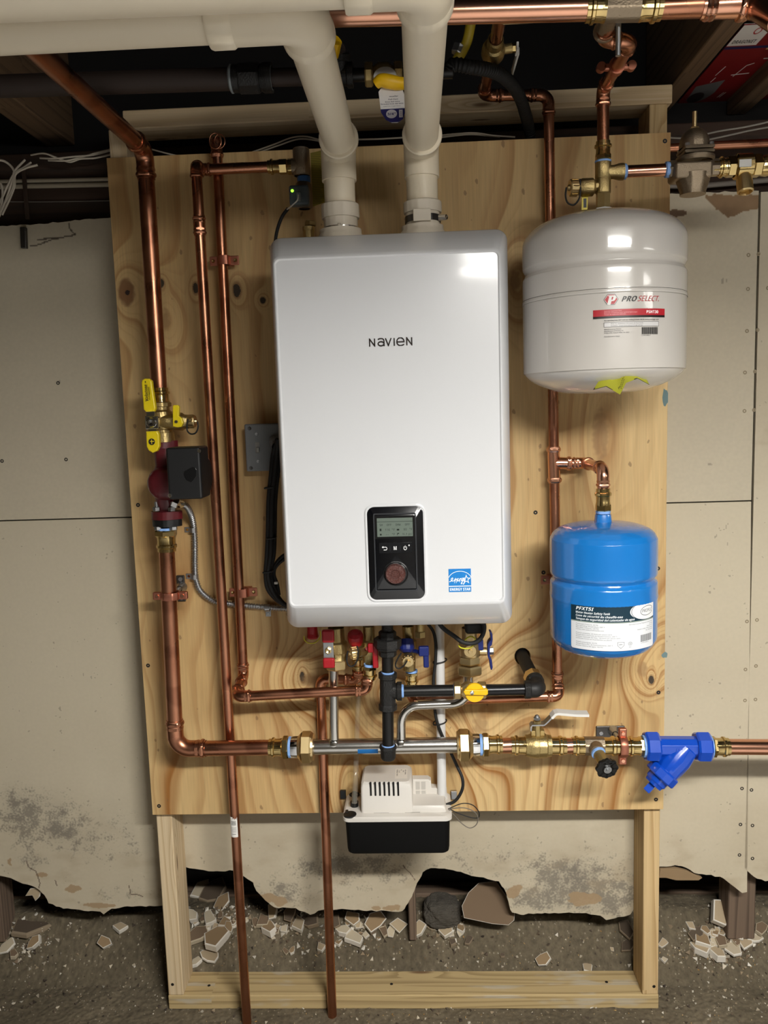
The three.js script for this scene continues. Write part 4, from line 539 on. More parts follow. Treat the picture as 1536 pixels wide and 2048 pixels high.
// ---------- white drain pipe and black cable ----------
{
  const t = thing('plastic_pipe', 'thin white plastic pipe from the boiler down behind the steel header to the condensate pump', 'plastic pipe'), z = .15; part(t, 'pipe', tube([P(879, 1240, z), P(881, 1400, z), P(884, 1598, z)], .0106, 22), M.pvcWhite);
  const k = thing('cord', 'thin black cable tied along the white plastic pipe down to the condensate pump', 'cord'); part(k, 'cable', cable([[856, 1248], [866, 1262], [871, 1285], [871, 1320], [867, 1360], [868, 1400], [873, 1440], [886, 1475], [900, 1502], [914, 1532], [925, 1558], [924, 1580], [910, 1602], [892, 1610]].map(([x, y], i) => P(x, y, i < 10 ? .163 : .175)), .0036, 90, 9), M.blackRubber);
  for (const y of [1320, 1442]) { const p = P(881.5, y, z); part(k, 'cable_tie', [tube(new THREE.CatmullRomCurve3([V(p.x - .016, p.y - .004, z + .012), V(p.x - .004, p.y - .002, z + .016), V(p.x + .009, p.y, z + .011), V(p.x + .013, p.y + .002, z), V(p.x + .002, p.y, z - .013), V(p.x - .014, p.y - .004, z - .008)], true).getPoints(30), .0017, 6, false)], M.black); }
}
// ---------- condensate pump ----------
{
  const t = thing('condensate_pump', 'condensate pump with a white slotted housing on a black tank, low on the plywood', 'pump');
  const zf = .232, zb = .112, a = P(686, 1640, zf), b = P(903.5, 1640, zf), y1 = a.y, y0 = P(690, 1710, zf - .004).y, xm = (a.x + b.x) / 2, hw = (b.x - a.x) / 2;
  part(t, 'tank', loft([[.007, .008, y0], [.0045, .005, y0 + .003], [.003, .0035, y0 + .012], [.0005, .001, y1]].map(([dx, dz, y]) => rrect(xm - hw + .003 + dx, -zf + dz + .001, xm + hw - .003 - dx, -zb - dz, .014, 6).map(([x, z]) => [x, y, -z]))), mat(0x070707, .6, 0, { specularIntensity: .35 }), 'black tank');
  part(t, 'lid', loft([[0, y1 - .005], [-.001, y1 - .004], [-.001, y1 + .003], [.003, y1 + .006]].map(([d, y]) => rrect(xm - hw + d, -zf + d - .002, xm + hw - d, -zb - d, .016, 6).map(([x, z]) => [x, y, -z]))), M.pumpWhite);
  const yl = y1 + .004, fx0 = P(722, 1620, .212).x, fx1 = P(826, 1620, .212).x, ty = P(760, 1564, .206).y, sy = P(860, 1608, .2).y, gx1 = P(893, 1620, .212).x;
  const hs = part(t, 'motor_housing', loft([[0, yl, .0, .006], [.001, ty - .012, .002, .006], [.002, ty - .004, .004, .009], [.006, ty, .008, .012]].map(([d, y, dz, r]) => rrect(fx0 + d, -.2135 + dz, fx1 - d, -.118, r, 6).map(([x, z]) => [x, y, -z]))), M.pumpWhite);
  for (let i = 0; i < 7; i++) { const x = 741.5 + i * 9.15, p = P(x, 1578, .2125); part(hs, 'vent_slot', box(.0042, .0325, .003, V(p.x, p.y, .2118), .001), M.dark, i ? null : 'dark vent slot'); }
  part(t, 'side_housing', loft([[0, yl, 0], [.001, sy - .006, .001], [.004, sy, .005]].map(([d, y, dz]) => rrect(fx1 - .01, -.212 + dz, gx1 - d, -.118, .006, 6).map(([x, z]) => [x, y, -z]))), M.pumpWhite);
  const p0 = P(828, 1559, .128), p1 = P(862, 1600, .128); part(t, 'back_plate', [pex([[825, 1559], [856, 1559], [862, 1563], [863, 1576], [890, 1578], [894, 1583], [896, 1608], [825, 1612]], .15, .02, .002)], M.pumpWhite);
  const tl = ctex(256, 400, (g, w, h) => { g.fillStyle = '#d5d0c8'; g.fillRect(0, 0, w, h); g.fillStyle = '#8a867f'; for (const x of [16, 134]) for (const y of [16, 208]) for (let i = 0; i < 18; i++) g.fillRect(x, y + i * 9.6, 84 + 20 * ((i * 7 + x) % 3) / 2, 4.5); });
  const q = P(842, 1584, .1505); part(t, 'warning_label', box(.028, .046, .0006, V(q.x, q.y + .004, .1502), 0), new THREE.MeshStandardMaterial({ map: tl, roughness: .6 }));
  const tp = ctex(200, 256, (g, w, h) => { g.fillStyle = '#e3ddd2'; g.fillRect(0, 0, w, h); g.fillStyle = '#2b2723'; g.save(); g.translate(190, 20); g.rotate(Math.PI / 2); g.font = 'bold 26px sans-serif'; ['115V  60Hz', '1.5A', 'UL', 'C  US', 'THERM. PROT.'].forEach((s, i) => g.fillText(s, (i % 2) * 18, 30 + i * 34, 210)); g.restore(); });
  const lb = new THREE.PlaneGeometry(.028, .052).rotateX(-Math.PI / 2).translate(P(802, 1540, .17).x, ty + .0004, .165); part(t, 'rating_print', lb, new THREE.MeshStandardMaterial({ map: tp, roughness: .6 }));
  const h1 = PH(700, 1629, y1 + .0065); part(t, 'inlet_cover', [rev(h1, YP, [[-.002, 0], [-.002, .0145], [.0015, .0145], [.002, .012], [.001, 0]], 28), box(.006, .004, .012, h1.clone().add(V(-.008, .001, -.012)), .001)], M.black);
  const h2 = PH(709, 1590, y1 + .0065); part(t, 'outlet_ring', rev(h2, YP, [[0, .008], [.001, .0125], [.002, .0125], [.0015, .008]], 24), M.dark); part(t, 'check_valve', rev(PH(709, 1612, y1 + .006), YP, [[0, .009], [.011, .0095], [.013, .006], [.022, .0055], [.026, .0065], [.03, .005], [.034, .0045]], 18), M.black);
  part(t, 'seam', [box(.034, .0012, .001, V(P(762, 1637, zf).x, yl + .002, .2132), 0), box(.034, .0012, .001, V(P(825, 1637, zf).x, yl + .002, .2132), 0)], mat(0x8b867d, .8));
  for (const [x, y] of [[686, 1590], [908, 1591]]) part(t, 'mount_tab', pbox(x - 6, y - 8, x + 6, y + 8, .116, .008, .001), x < 800 ? M.black : M.zinc);
  const hz = thing('clear_hose', 'clear plastic drain hose rising from the left end of the condensate pump', 'hose'); const a0 = PH(709, 1606, y1 + .03); part(hz, 'hose', tube([a0, a0.clone().lerp(P(712, 1530, .15), .5), P(712, 1530, .15), P(715, 1440, .14), P(722, 1290, .16)], .0062, 16), mat(0xf2efe4, .12, 0, { transmission: .93, thickness: 0, ior: 1.35 }));
  const wr = thing('loose_wires', 'looped thin black and grey wires at the right end of the condensate pump', 'wires'); const st = P(896, 1618, .2); part(wr, 'black_wire', cable([st, ...[[925, 1607], [945, 1610], [958, 1625], [957, 1635], [948, 1636], [920, 1628], [897, 1617]].map(([x, y]) => P(x, y, .2))], .0012, 50, 6), M.blackRubber); part(wr, 'grey_wire', cable([st, ...[[930, 1616], [950, 1625], [956, 1637], [952, 1650], [940, 1656], [925, 1648], [910, 1632], [898, 1620]].map(([x, y]) => P(x, y, .205))], .0012, 50, 6), mat(0x6e665c, .6)); 
}
// ---------- the thin copper pipes on the left ----------
const r34 = .0111;
{
  const t = thing('copper_pipe', 'thin copper pipe from the brass sensor tee down into the floor, with a paper sticker', 'copper pipe');
  const z = .198, zb = .169, a = P(546, 333.5, zb), e1 = P(388, 340, zb), e2 = V(e1.x, e1.y, z), bot = P(495, 2062, .134);
  const hub = P(398, 402, z); const top = V(hub.x - .002, e1.y, z);
  run(t, [a, V(top.x, e1.y, zb), top, V(top.x, top.y - .12, z), bot], r34, M.copper, { R: .016, hub: .02 });
  const tp = V(top.x, top.y - .12, z); let s0 = tp; for (let k = 0; k <= 400; k++) { const q = tp.clone().lerp(bot, k / 400); if ((1 - q.clone().project(camera).y) * HH / 2 >= 1648) { s0 = q; break; } } const tx = ctex(96, 300, (g, w, h) => { g.fillStyle = '#e7e4de'; g.fillRect(0, 0, w, h); g.fillStyle = '#444'; for (let i = 0; i < 7; i++) g.fillRect(18, 60 + i * 9, 60, i % 2 ? 3 : 6); for (let i = 0; i < 9; i++) g.fillRect(16, 150 + i * 9, 64, 2); g.fillRect(22, 250, 50, 6); });
  part(t, 'paper_sticker', new THREE.CylinderGeometry(r34 + .0006, r34 + .0006, .05, 20, 1, true, -.9, 1.6).rotateZ(.004).translate(s0.x, s0.y, s0.z), new THREE.MeshStandardMaterial({ map: tx, roughness: .7, side: THREE.DoubleSide }), 'white printed sticker');
}
{
  const t = thing('copper_pipe', 'thin copper pipe strapped to the board and capped with a wire ring on top', 'copper pipe');
  const z = .142, zf = .224, top = P(434, 300, z), e = P(487, 1352, z), f = V(e.x - .003, e.y - .012, zf), end = P(733, 1380, zf), up = P(740, 1352, .215);
  run(t, [top, e, V(e.x, e.y, zf).add(V(-.001, -.02, 0)), end, V(end.x + .003, end.y + .03, zf - .005)], r34, M.copper, { R: .0165, hub: .018 });
  part(t, 'end_cap', rev(P(434, 316, z), YP, [[0, r34], [0, r34 + .0015], [.006, r34 + .004], [.012, r34 + .0015], [.03, r34 + .0012], [.04, r34 - .001], [.043, .004], [.043, 0]], 26), M.copper);
  const rg = P(434, 288, z + .004); part(t, 'wire_ring', [tube(new THREE.CatmullRomCurve3(Array.from({ length: 12 }, (_, k) => V(rg.x + .0125 * Math.cos(k * .5236), rg.y + .016 * Math.sin(k * .5236) + .002, rg.z + .014)), true).getPoints(40), .0016, 7, false), tube(new THREE.CatmullRomCurve3(Array.from({ length: 12 }, (_, k) => V(rg.x + .008 + .011 * Math.cos(k * .5236), rg.y + .014 * Math.sin(k * .5236) + .003, rg.z + .008)), true).getPoints(40), .0013, 7, false)], M.copper);
}
earStrap('copper strap with two ears near the top of the capped thin pipe', 448, 521, .142, r34); earStrap('copper strap with two ears low on the capped thin pipe, above the flexible conduit', 486, 1185, .142, r34);
{
  const t = thing('copper_pipe', 'thin copper pipe dropping from the red tap valve behind the steel header into the floor', 'copper pipe'), z = .133;
  const a = P(717, 1334, .165), b = P(713, 1352, .155); run(t, [a, V(a.x - .004, P(700, 1356, z).y, .15), P(641, 1357, z), P(665, 2040, .112)], r34, M.copper, { R: .022, hub: .014 });
  const ua = V(a.x, a.y, a.z); adapter(t, ua.clone().add(V(0, .028, 0)), YN, .011, { L: .034, tape: 0 });
}
{
  const t = thing('copper_pipe', 'thin copper pipe running up the right side of the board behind both tanks', 'copper pipe'), z = .142;
  const end = P(823, 1368, .165), e0 = V(end.x, P(824, 1394, z).y, .16), e1 = P(1106, 1386, z + .03), top = P(1097, 190, z), bot = P(1115, 1384, z);
  run(t, [end, V(e0.x, e0.y, .165), V(bot.x, e0.y + .004, .165), V(bot.x, bot.y + .01, .14), top, P(966, 191, z), V(P(966, 191, z).x + .002, P(966, 191, z).y + .002, .32)].map((p, i) => i === 3 ? V(bot.x, e0.y + .03, z) : p), r34, M.copper, { R: .02, hub: .022 });
  part(t, 'tee', [tube([P(1107, 893, z), P(1108, 930, z), P(1109, 966, z)], r34 + .0022, 24), bead(P(1107, 899, z), YP, r34 + .0022, .003), bead(P(1109, 960, z), YP, r34 + .0022, .003), tube([P(1108, 926, z), P(1120, 926, z), P(1142, 927, z)], r34 + .002, 24), bead(P(1138, 927, z), XP, r34 + .002, .003)], M.copperNew);
}
earStrap('copper strap on the right copper pipe, mostly hidden by the blue tank', 1111, 1160, .142, r34);
{
  const t = thing('ball_valve', 'brass ball valve with a white lever under the ceiling, right of both vent pipes', 'valve'), b = P(966, 191, .142), at = (z) => V(b.x + .002, b.y + .002, z - .11);
  part(t, 'body', [rev(at(.42), ZP, [[0, .012], [.004, .0145], [.016, .0145], [.02, .018], [.034, .0215], [.05, .0215], [.064, .018], [.068, .0145], [.09, .0145], [.095, .012]], 28, .5), cyl(at(.463), at(.463).add(V(.034, .004, 0)), .0085)], M.brassCast);
  part(t, 'stem_nut', hex(at(.463).add(V(.034, .004, 0)), XP, .008, .0085), M.brass); const l = at(.463).add(V(.043, -.002, -.0)); part(t, 'lever', [box(.004, .014, .03, l.clone().add(V(0, .004, 0)), .001), box(.004, .013, .1, l.clone().add(V(.003, .001, -.05)), .0015)], M.tagWhite, 'white lever');
  const c = thing('copper_pipe', 'short copper pipe coming forward from the ball valve with the white lever under the ceiling', 'copper pipe'); part(c, 'pipe', tube([at(.51), at(.6), at(.7)], r34), M.copper);
}
// ---------- expansion tanks ----------
{
  const zt = .335, k = (1.97121 - zt) / FPX, c = P(1206, 600, zt), R = 154.5 * k * .993, t = thing('expansion_tank', 'big white round expansion tank hanging upper right, red and black label on its front', 'tank');
  const Y = (py) => P(1206, py, zt).y, y0 = Y(779), yt = Y(432);
  const sh = P(1206, 785, zt).y;
  const prof = [[Y(786), 0], [Y(786), .04], [Y(783), .075], [Y(774), .105], [Y(762), R * .86], [Y(751), R * .95], [Y(742), R * .985], [Y(732), R], [Y(607), R * 1.0], [Y(606), R * 1.006], [Y(601), R * 1.006], [Y(597), R * 1.0], [Y(560), R * 1.0], [Y(552), R * .985], [Y(545), R * .968], [Y(538), R * .985], [Y(530), R * 1.0], [Y(494), R], [Y(480), R * .99], [Y(469), R * .955], [Y(458), R * .89], [Y(447), R * .78], [Y(438), R * .6], [Y(433), R * .4], [Y(431), R * .2], [Y(430.5), .02]];
  const curve = new THREE.SplineCurve(prof.map(([y, r]) => new THREE.Vector2(r, y))).getPoints(150);
  part(t, 'shell', new THREE.LatheGeometry(curve.map((p) => new THREE.Vector2(Math.max(1e-5, p.x), p.y)), 96).translate(c.x, 0, zt), M.tankWhite);
  part(t, 'neck', hex(V(c.x, Y(434), zt), YP, .016, .017), M.tagWhite);
  const tx = ctex(1024, 790, (g, w, h) => {
    g.clearRect(0, 0, w, h); const lh = h; g.fillStyle = '#b61f2b'; g.fillRect(10, 268, 1004, 94); g.fillStyle = '#120c0d'; g.beginPath(); g.moveTo(10, 362); g.lineTo(10, 392); g.lineTo(1014, 392); g.lineTo(1014, 362); g.fill();
    g.fillStyle = '#fff'; g.font = 'bold 58px sans-serif'; g.fillText('PSHT30', 712, 335, 190); g.font = '20px sans-serif'; g.fillStyle = '#f0b9bb'; ['Hydronic Expansion Tank', "Réservoir d'expansion pour système hydronique", 'Tanque de expansión hidrónico'].forEach((s, i) => g.fillText(s, 150, 298 + i * 24, 440));
    const hx = (x, y, r) => { g.beginPath(); for (let k = 0; k < 6; k++) g.lineTo(x + r * Math.cos(k * Math.PI / 3), y + r * .93 * Math.sin(k * Math.PI / 3)); g.closePath(); };
    g.fillStyle = '#eceae6'; hx(240, 128, 92); g.fill(); g.lineWidth = 6; g.strokeStyle = '#2a2022'; g.stroke(); g.fillStyle = '#b61f2b'; hx(240, 128, 82); g.fill(); g.fillStyle = '#eceae6'; g.beginPath(); g.moveTo(192, 72); g.lineTo(290, 72); g.bezierCurveTo(320, 84, 300, 150, 262, 152); g.lineTo(246, 152); g.lineTo(232, 204); g.lineTo(188, 204); g.lineTo(216, 86); g.fill(); g.fillStyle = '#b61f2b'; g.beginPath(); g.moveTo(252, 92); g.lineTo(270, 92); g.lineTo(260, 132); g.lineTo(242, 132); g.fill();
    g.font = 'italic bold 104px sans-serif'; g.transform(1, 0, -.12, 1, 0, 0); g.fillStyle = '#15100f'; g.fillText('PRO', 384, 164, 216); g.fillStyle = '#b8343c'; g.font = 'italic 104px sans-serif'; g.fillText('SELECT.', 604, 164, 330); g.setTransform(1, 0, 0, 1, 0, 0);
    g.fillStyle = '#3a3636'; g.font = 'bold 19px sans-serif'; g.fillText('Max operating temp: 240° F and max working pressure: 100 PSI. Factory precharge: 12 PSI', 150, 430, 760); g.strokeStyle = '#5a5656'; g.lineWidth = 4; g.strokeRect(150, 452, 760, 66); g.fillStyle = '#d6d4d2'; g.fillRect(153, 455, 754, 60); g.fillStyle = '#4a4646'; g.font = '20px sans-serif'; g.fillText('⚠', 166, 494); g.fillText('READ ALL WARNINGS FOR VALID INSTRUCTIONS', 235, 480, 520); g.fillText('WARNING: Temperature and precharge settings', 235, 508, 560);
    g.font = '19px sans-serif'; ['Manufactured by Thermal', 'Manufacturer of Housing, Inc.', 'PO Box 2700, Newport News, VA, 23602', '', 'Manufactured in Taiwan'].forEach((s, i) => g.fillText(s, 150, 556 + i * 26, 330)); g.fillStyle = '#1a1717'; let x = 650; for (let i = 0; i < 40 && x < 890; i++) { const b = 2 + (i * 37 % 5); g.fillRect(x, 534, b, 100); x += b + 2 + (i * 17 % 4); } g.font = '19px sans-serif'; g.fillText('7 21092 20952 3', 640, 656, 260);
  });
  const a0 = Math.asin(clamp((1189 - 1206) / 154.5, -1, 1)), a1 = Math.asin((1314 - 1206) / 154.5), az = -.226; const h = Y(599) - Y(700);
  part(t, 'label', new THREE.CylinderGeometry(R + .0008, R + .0008, h, 32, 1, true, az + a0, a1 - a0).translate(c.x, (Y(599) + Y(700)) / 2 - .003, zt), new THREE.MeshStandardMaterial({ map: tx, transparent: true, alphaTest: .35, roughness: .4 }), 'printed label');
  const z2 = zt + .118, pt = (x, y, z) => P(x, y, z); const q = [[pt(1186, 780, z2 + .0), pt(1212, 773, z2 + .02), pt(1240, 789, z2 + .03), pt(1252, 766, z2 + .035), pt(1275, 757, z2 + .02), pt(1299, 770, z2 + .0)], [pt(1200, 758, z2), pt(1222, 752, z2 + .004), pt(1240, 750, z2 + .01), pt(1250, 746, z2 + .012), pt(1270, 744, z2 + .004), pt(1290, 752, z2 - .01)]];
  const pos = [], uv = [], idx = []; q[0].forEach((p, i) => { for (const s of [0, 1]) { const v = q[s][i]; pos.push(v.x, v.y, v.z); uv.push(i / 5, s); } }); for (let i = 0; i < 5; i++) idx.push(i * 2, i * 2 + 2, i * 2 + 1, i * 2 + 1, i * 2 + 2, i * 2 + 3); const g = new THREE.BufferGeometry(); g.setAttribute('position', new THREE.Float32BufferAttribute(pos, 3)); g.setAttribute('uv', new THREE.Float32BufferAttribute(uv, 2)); g.setIndex(idx); g.computeVertexNormals();
  const g2 = g.clone().translate(0, .0008, -.0004); const yt2 = ctex(512, 160, (c, w, h) => { c.fillStyle = '#a6a52c'; c.fillRect(0, 0, w, h); c.fillStyle = '#3b3a12'; c.font = 'bold 28px sans-serif'; c.save(); c.translate(190, 120); c.rotate(-.5); c.fillText('PROTECT', 0, 0); c.fillText('YOUR', 20, 34); c.restore(); c.fillStyle = '#1a1a12'; c.fillRect(0, h - 8, 150, 8); c.fillRect(380, h - 14, 132, 14); c.fillRect(0, h - 30, 10, 30); });
  const wt = solo('warning_tag', 'crumpled yellow paper tag sticking out under the white tank', 'tag', g, new THREE.MeshStandardMaterial({ map: yt2, roughness: .55, side: THREE.DoubleSide }));
}
{
  const zt = .31, k = (1.97121 - zt) / FPX, c = P(1206, 1180, zt), R = 105.5 * k * .995, t = thing('expansion_tank', 'small blue round expansion tank hanging lower right, with a white and navy label', 'tank'), Y = (py) => P(1206, py, zt).y;
  const prof = [[Y(1302), 0], [Y(1302), .03], [Y(1299), R * .55], [Y(1293), R * .78], [Y(1284), R * .91], [Y(1274), R * .975], [Y(1262), R], [Y(1192), R], [Y(1191), R * 1.005], [Y(1186), R * 1.012], [Y(1182), R * 1.005], [Y(1162), R * 1.0], [Y(1158), R * .985], [Y(1154), R * .945], [Y(1151), R * .945], [Y(1146), R * .985], [Y(1138), R * 1.0], [Y(1082), R * 1.0], [Y(1072), R * .98], [Y(1062), R * .92], [Y(1054), R * .8], [Y(1048), R * .6], [Y(1045), R * .35], [Y(1043), .0175], [Y(1030), .016], [Y(1028), .0155], [Y(1027), 0]];
  const lo = new THREE.SplineCurve(prof.slice(0, 23).map(([y, r]) => new THREE.Vector2(r, y))).getPoints(170).concat(prof.slice(23).map(([y, r]) => new THREE.Vector2(r, y)));
  part(t, 'shell', toCreasedNormals(new THREE.LatheGeometry(lo.map((p) => new THREE.Vector2(Math.max(1e-5, p.x), p.y)), 80), .6).translate(c.x, 0, zt), M.tankBlue);
  part(t, 'valve_cap', rev(V(c.x, Y(1301), zt), YN, [[0, .021], [.004, .02], [.009, .017], [.0095, 0]], 24), mat(0x14307a, .4), 'dark blue bottom cap'); part(t, 'paper_scrap', box(.018, .0012, .012, V(c.x - .026, Y(1309), zt + .012), 0, -.4), M.yellowTag);
  const tx = ctex(1024, 600, (g, w, h) => {
    g.fillStyle = '#dfe1e4'; g.beginPath(); g.roundRect(0, 0, w, h, 28); g.fill(); g.save(); g.beginPath(); g.roundRect(0, 0, w, h, 28); g.clip(); g.fillStyle = '#12303f'; g.fillRect(0, 0, w, 224); g.fillStyle = '#8d9990'; g.fillRect(0, 224, w, 14); g.fillStyle = '#e6e7e8'; g.beginPath(); g.ellipse(900, 100, 240, 118, 0, 0, 7); g.fill(); g.strokeStyle = '#12303f'; g.lineWidth = 6; g.beginPath(); g.ellipse(905, 100, 226, 128, 0, 1.9, 4.4); g.stroke(); g.fillStyle = '#e6e7e8'; g.fillRect(860, 0, 164, 100);
    g.lineWidth = 6; g.strokeStyle = '#10181d'; g.beginPath(); g.ellipse(900, 108, 102, 60, -.08, .5, 6); g.stroke(); g.font = 'italic 58px sans-serif'; g.fillStyle = '#10181d'; g.fillText('PROFLO', 812, 128, 180); g.restore();
    g.fillStyle = '#f4f5f6'; g.font = 'italic bold 62px sans-serif'; g.fillText('PFXT5I', 56, 82, 210); g.font = 'italic bold 38px sans-serif'; ['Water Heater Safety Tank', 'Cuve de sécurité du chauffe-eau', 'Tanque de seguridad del calentador de agua'].forEach((s, i) => g.fillText(s, 56, 126 + i * 42, 380 + i * 140));
    g.fillStyle = '#54585c'; g.font = '20px sans-serif'; ['Precharged Pressure, 40 PSI', 'Max Operating Temperature, 200° F', 'Max Water Pressure, 150 PSI', 'Contact with www.Proflotanks.com', '', 'Pression préalable, 40 livres par pouce carré', 'Température maximale de fonctionnement, 200° F', "Pression maximale de l'eau, 150 livres par pouce carré", 'Conforme à la loi sur la protection au plomb', '', 'Presión precargada, 40 PSI', 'Temperatura máx. de funcionamiento, 200° F', 'Presión máxima del agua, 150 PSI'].forEach((s, i) => g.fillText(s, 60, 272 + i * 24)); g.textAlign = 'right'; ['Manufactured for Ferguson Enterprises', 'by Elbi', 'Houston TX', 'Made in Italy / Fait en Italie', 'No. 930-1028'].forEach((s, i) => g.fillText(s, 1000, 270 + i * 26)); g.textAlign = 'left';
    g.fillStyle = '#1c1e20'; let x = 800; for (let i = 0; i < 40 && x < 980; i++) { const b = 2 + (i * 37 % 5); g.fillRect(x, 420, b, 92); x += b + 2 + (i * 17 % 4); } g.font = '17px sans-serif'; g.fillText('6 71512 20815 2', 806, 532, 180); g.strokeStyle = '#54585c'; g.lineWidth = 4; g.beginPath(); g.moveTo(520, 486); g.lineTo(592, 486); g.lineTo(592, 530); g.lineTo(556, 568); g.lineTo(520, 530); g.closePath(); g.stroke(); g.font = 'bold 22px sans-serif'; g.fillStyle = '#54585c'; g.fillText('UPC', 534, 524); g.beginPath(); g.arc(664, 512, 22, 0, 7); g.stroke(); g.beginPath(); g.arc(664, 512, 9, 0, 7); g.stroke(); g.font = '18px sans-serif'; g.fillText('NSF', 648, 562);
  });
  const a0 = Math.asin((1147 - 1206) / 105.5), a1 = Math.asin((1300 - 1206) / 105.5), az = -.226; const yA = Y(1186), yB = Y(1272);
  part(t, 'label', new THREE.CylinderGeometry(R + .0008, R + .0008, yA - yB, 40, 1, true, az + a0, a1 - a0).translate(c.x, (yA + yB) / 2, zt), new THREE.MeshStandardMaterial({ map: tx, transparent: true, alphaTest: .3, roughness: .35, side: THREE.DoubleSide }), 'white and navy printed label');
  const f = thing('copper_pipe', 'short bent copper pipe with a brass adapter feeding the blue tank from the tee', 'copper pipe'), z0 = .142, s = P(1138, 927, z0), top = V(c.x, P(1206, 930, zt).y, zt), cor = V(top.x - .0, s.y, z0);
  cor.x = P(1166, 927, z0).x; top.y = s.y + .001; const tt = V(c.x, s.y, zt); run(f, [s, V(c.x, s.y, z0), tt, V(c.x, Y(1004), zt)], r34, M.copperNew, { R: .02, hub: .018 });
  adapter(f, V(c.x, Y(1024), zt), YP, .0118, { L: Y(977) - Y(1024) });
}
// ---------- brass group above the white tank ----------
{
  const zt = .335, c = P(1206, 420, zt), t = thing('tank_valve', 'brass service valve with a capped side drain standing on top of the white tank', 'valve'), Y = (y) => P(1208, y, zt).y, X = (x, y) => P(x, y, zt);
  const cx = c.x; part(t, 'lower_body', [hex(V(cx, Y(417), zt), YP, Y(385) - Y(417), .0135), rev(V(cx, Y(388), zt), YP, [[0, .0125], [.002, .0145], [Y(356) - Y(388), .0145], [Y(352) - Y(388), .013]], 24)], M.brassCast);
  const a = V(cx, Y(371), zt), b = X(1166, 373); part(t, 'side_drain', [cyl(a, V(b.x + .018, a.y - .002, zt), .0105), rev(V(b.x + .022, a.y - .002, zt), XN, [[0, .012], [.004, .0165], [.024, .0165], [.028, .0135], [.034, .0135]], 24)], M.brassCast);
  drainCap(t, V(b.x - .01, a.y - .002, zt), V(-1, 0, .12), .0155, [[1160, 358], [1161, 375], [1158, 398], [1147, 410], [1135, 405], [1131, 390], [1133, 375]].map(([x, y]) => P(x, y, zt + .012)));
  part(t, 'drain_handle', pex([[1164, 393], [1176, 392], [1175, 419], [1163, 420]], zt - .004, .003), M.yellow, 'small yellow rimmed handle seen end on'); part(t, 'handle_slot', pbox(1167, 397, 1173, 415, zt - .0035, .002, 0), M.black);
  const u = thing('fill_tee', 'brass tee above the white tank with a bright copper branch to the pressure valve', 'pipe tee'); const ym = Y(345);
  part(u, 'tee_body', [rev(V(cx, Y(360), zt), YP, [[0, .0125], [.003, .0148], [Y(326) - Y(360), .0148], [Y(322) - Y(360), .0138]], 24), rev(V(cx, ym, zt), XP, [[0, .0125], [.02, .0125], [.03, .0155], [X(1247, 345).x - cx, .0155], [X(1247, 345).x - cx, .011]], 24)], M.brassCast);
  adapter(u, V(cx, Y(323), zt), YP, .0112, { L: Y(283) - Y(323), tape: 0 });
  part(u, 'sealing_tape', [rev(V(X(1245, 345).x, ym, zt), XP, [[0, .012], [.001, .0142], [.006, .0142], [.008, .0115]], 24), rev(V(X(1329, 345).x, ym, zt), XP, [[0, .0115], [.002, .0145], [.008, .0145], [.009, .011]], 24), rev(V(cx, Y(326), zt), YP, [[0, .0135], [.001, .0152], [.004, .0152], [.004, .0135]], 24)], M.tapeBlue, 'blue sealing tape');
  part(u, 'branch_pipe', tube([V(X(1248, 345).x, ym, zt), V(X(1290, 345).x, ym, zt), V(X(1335, 345).x, ym, zt)], .0112, 24), M.copperNew, 'bright copper branch');
  // pressure reducing valve and backflow preventer in the same line
  const x0 = 1338, q = (x) => V(X(x, 345).x, ym, zt), v = thing('pressure_valve', 'grey bronze bell-topped pressure reducing valve at the right edge of the plywood', 'valve');
  const px = (x, y) => { const p = X(x, y); return [p.x, p.y]; };
  part(v, 'body', [hex(q(1336), XP, q(1352).x - q(1336).x, .0165), pbox(1351, 322, 1427, 353, zt + .026, .052, .006), rev(V(q(1386).x, X(1386, 350).y, zt), YN, [[0, .031], [.012, .03], [.03, .0235], [.036, .0235], [.037, 0]], 28), hex(q(1400), XP, q(1437).x - q(1400).x, .0165)], M.bronze);
  const bc = V(q(1390).x, X(1390, 322).y, zt); part(v, 'bonnet', [rev(bc, YP, [[-.002, .031], [.002, .035], [.006, .035], [.006, 0]], 28), box(.054, .0055, .055, bc.clone().add(V(0, .0115, 0)), .0015), box(.054, .0055, .055, bc.clone().add(V(0, .019, 0)), .0015), rev(bc.clone().add(V(-.002, .022, 0)), YP, [[0, .0275], [.008, .0272], [.018, .0255], [.026, .0215], [.031, .016], [.034, .012], [.035, 0]], 30)], M.bronze, 'bell shaped bonnet');
  part(v, 'adjusting_screw', [cyl(bc.clone().add(V(-.002, .054, 0)), bc.clone().add(V(-.002, .088, 0)), .0042), rev(bc.clone().add(V(-.002, .055, 0)), YP, [[0, .008], [.005, .008], [.005, 0]], 6, .3)], M.brassNut); for (const [x, z] of [[-.022, .022], [.022, .022], [.022, -.022], [-.022, -.022]]) part(v, 'bolt', hex(bc.clone().add(V(x, .021, z)), YP, .006, .0045), M.zinc);
  part(v, 'lever_plate', pex([[1398, 268], [1405, 270], [1424, 291], [1422, 297], [1408, 302], [1402, 290]], zt + .004, .003), M.zinc);
  const bf = thing('backflow_valve', 'shiny brass backflow preventer with a downward vent port at the right picture edge', 'valve');
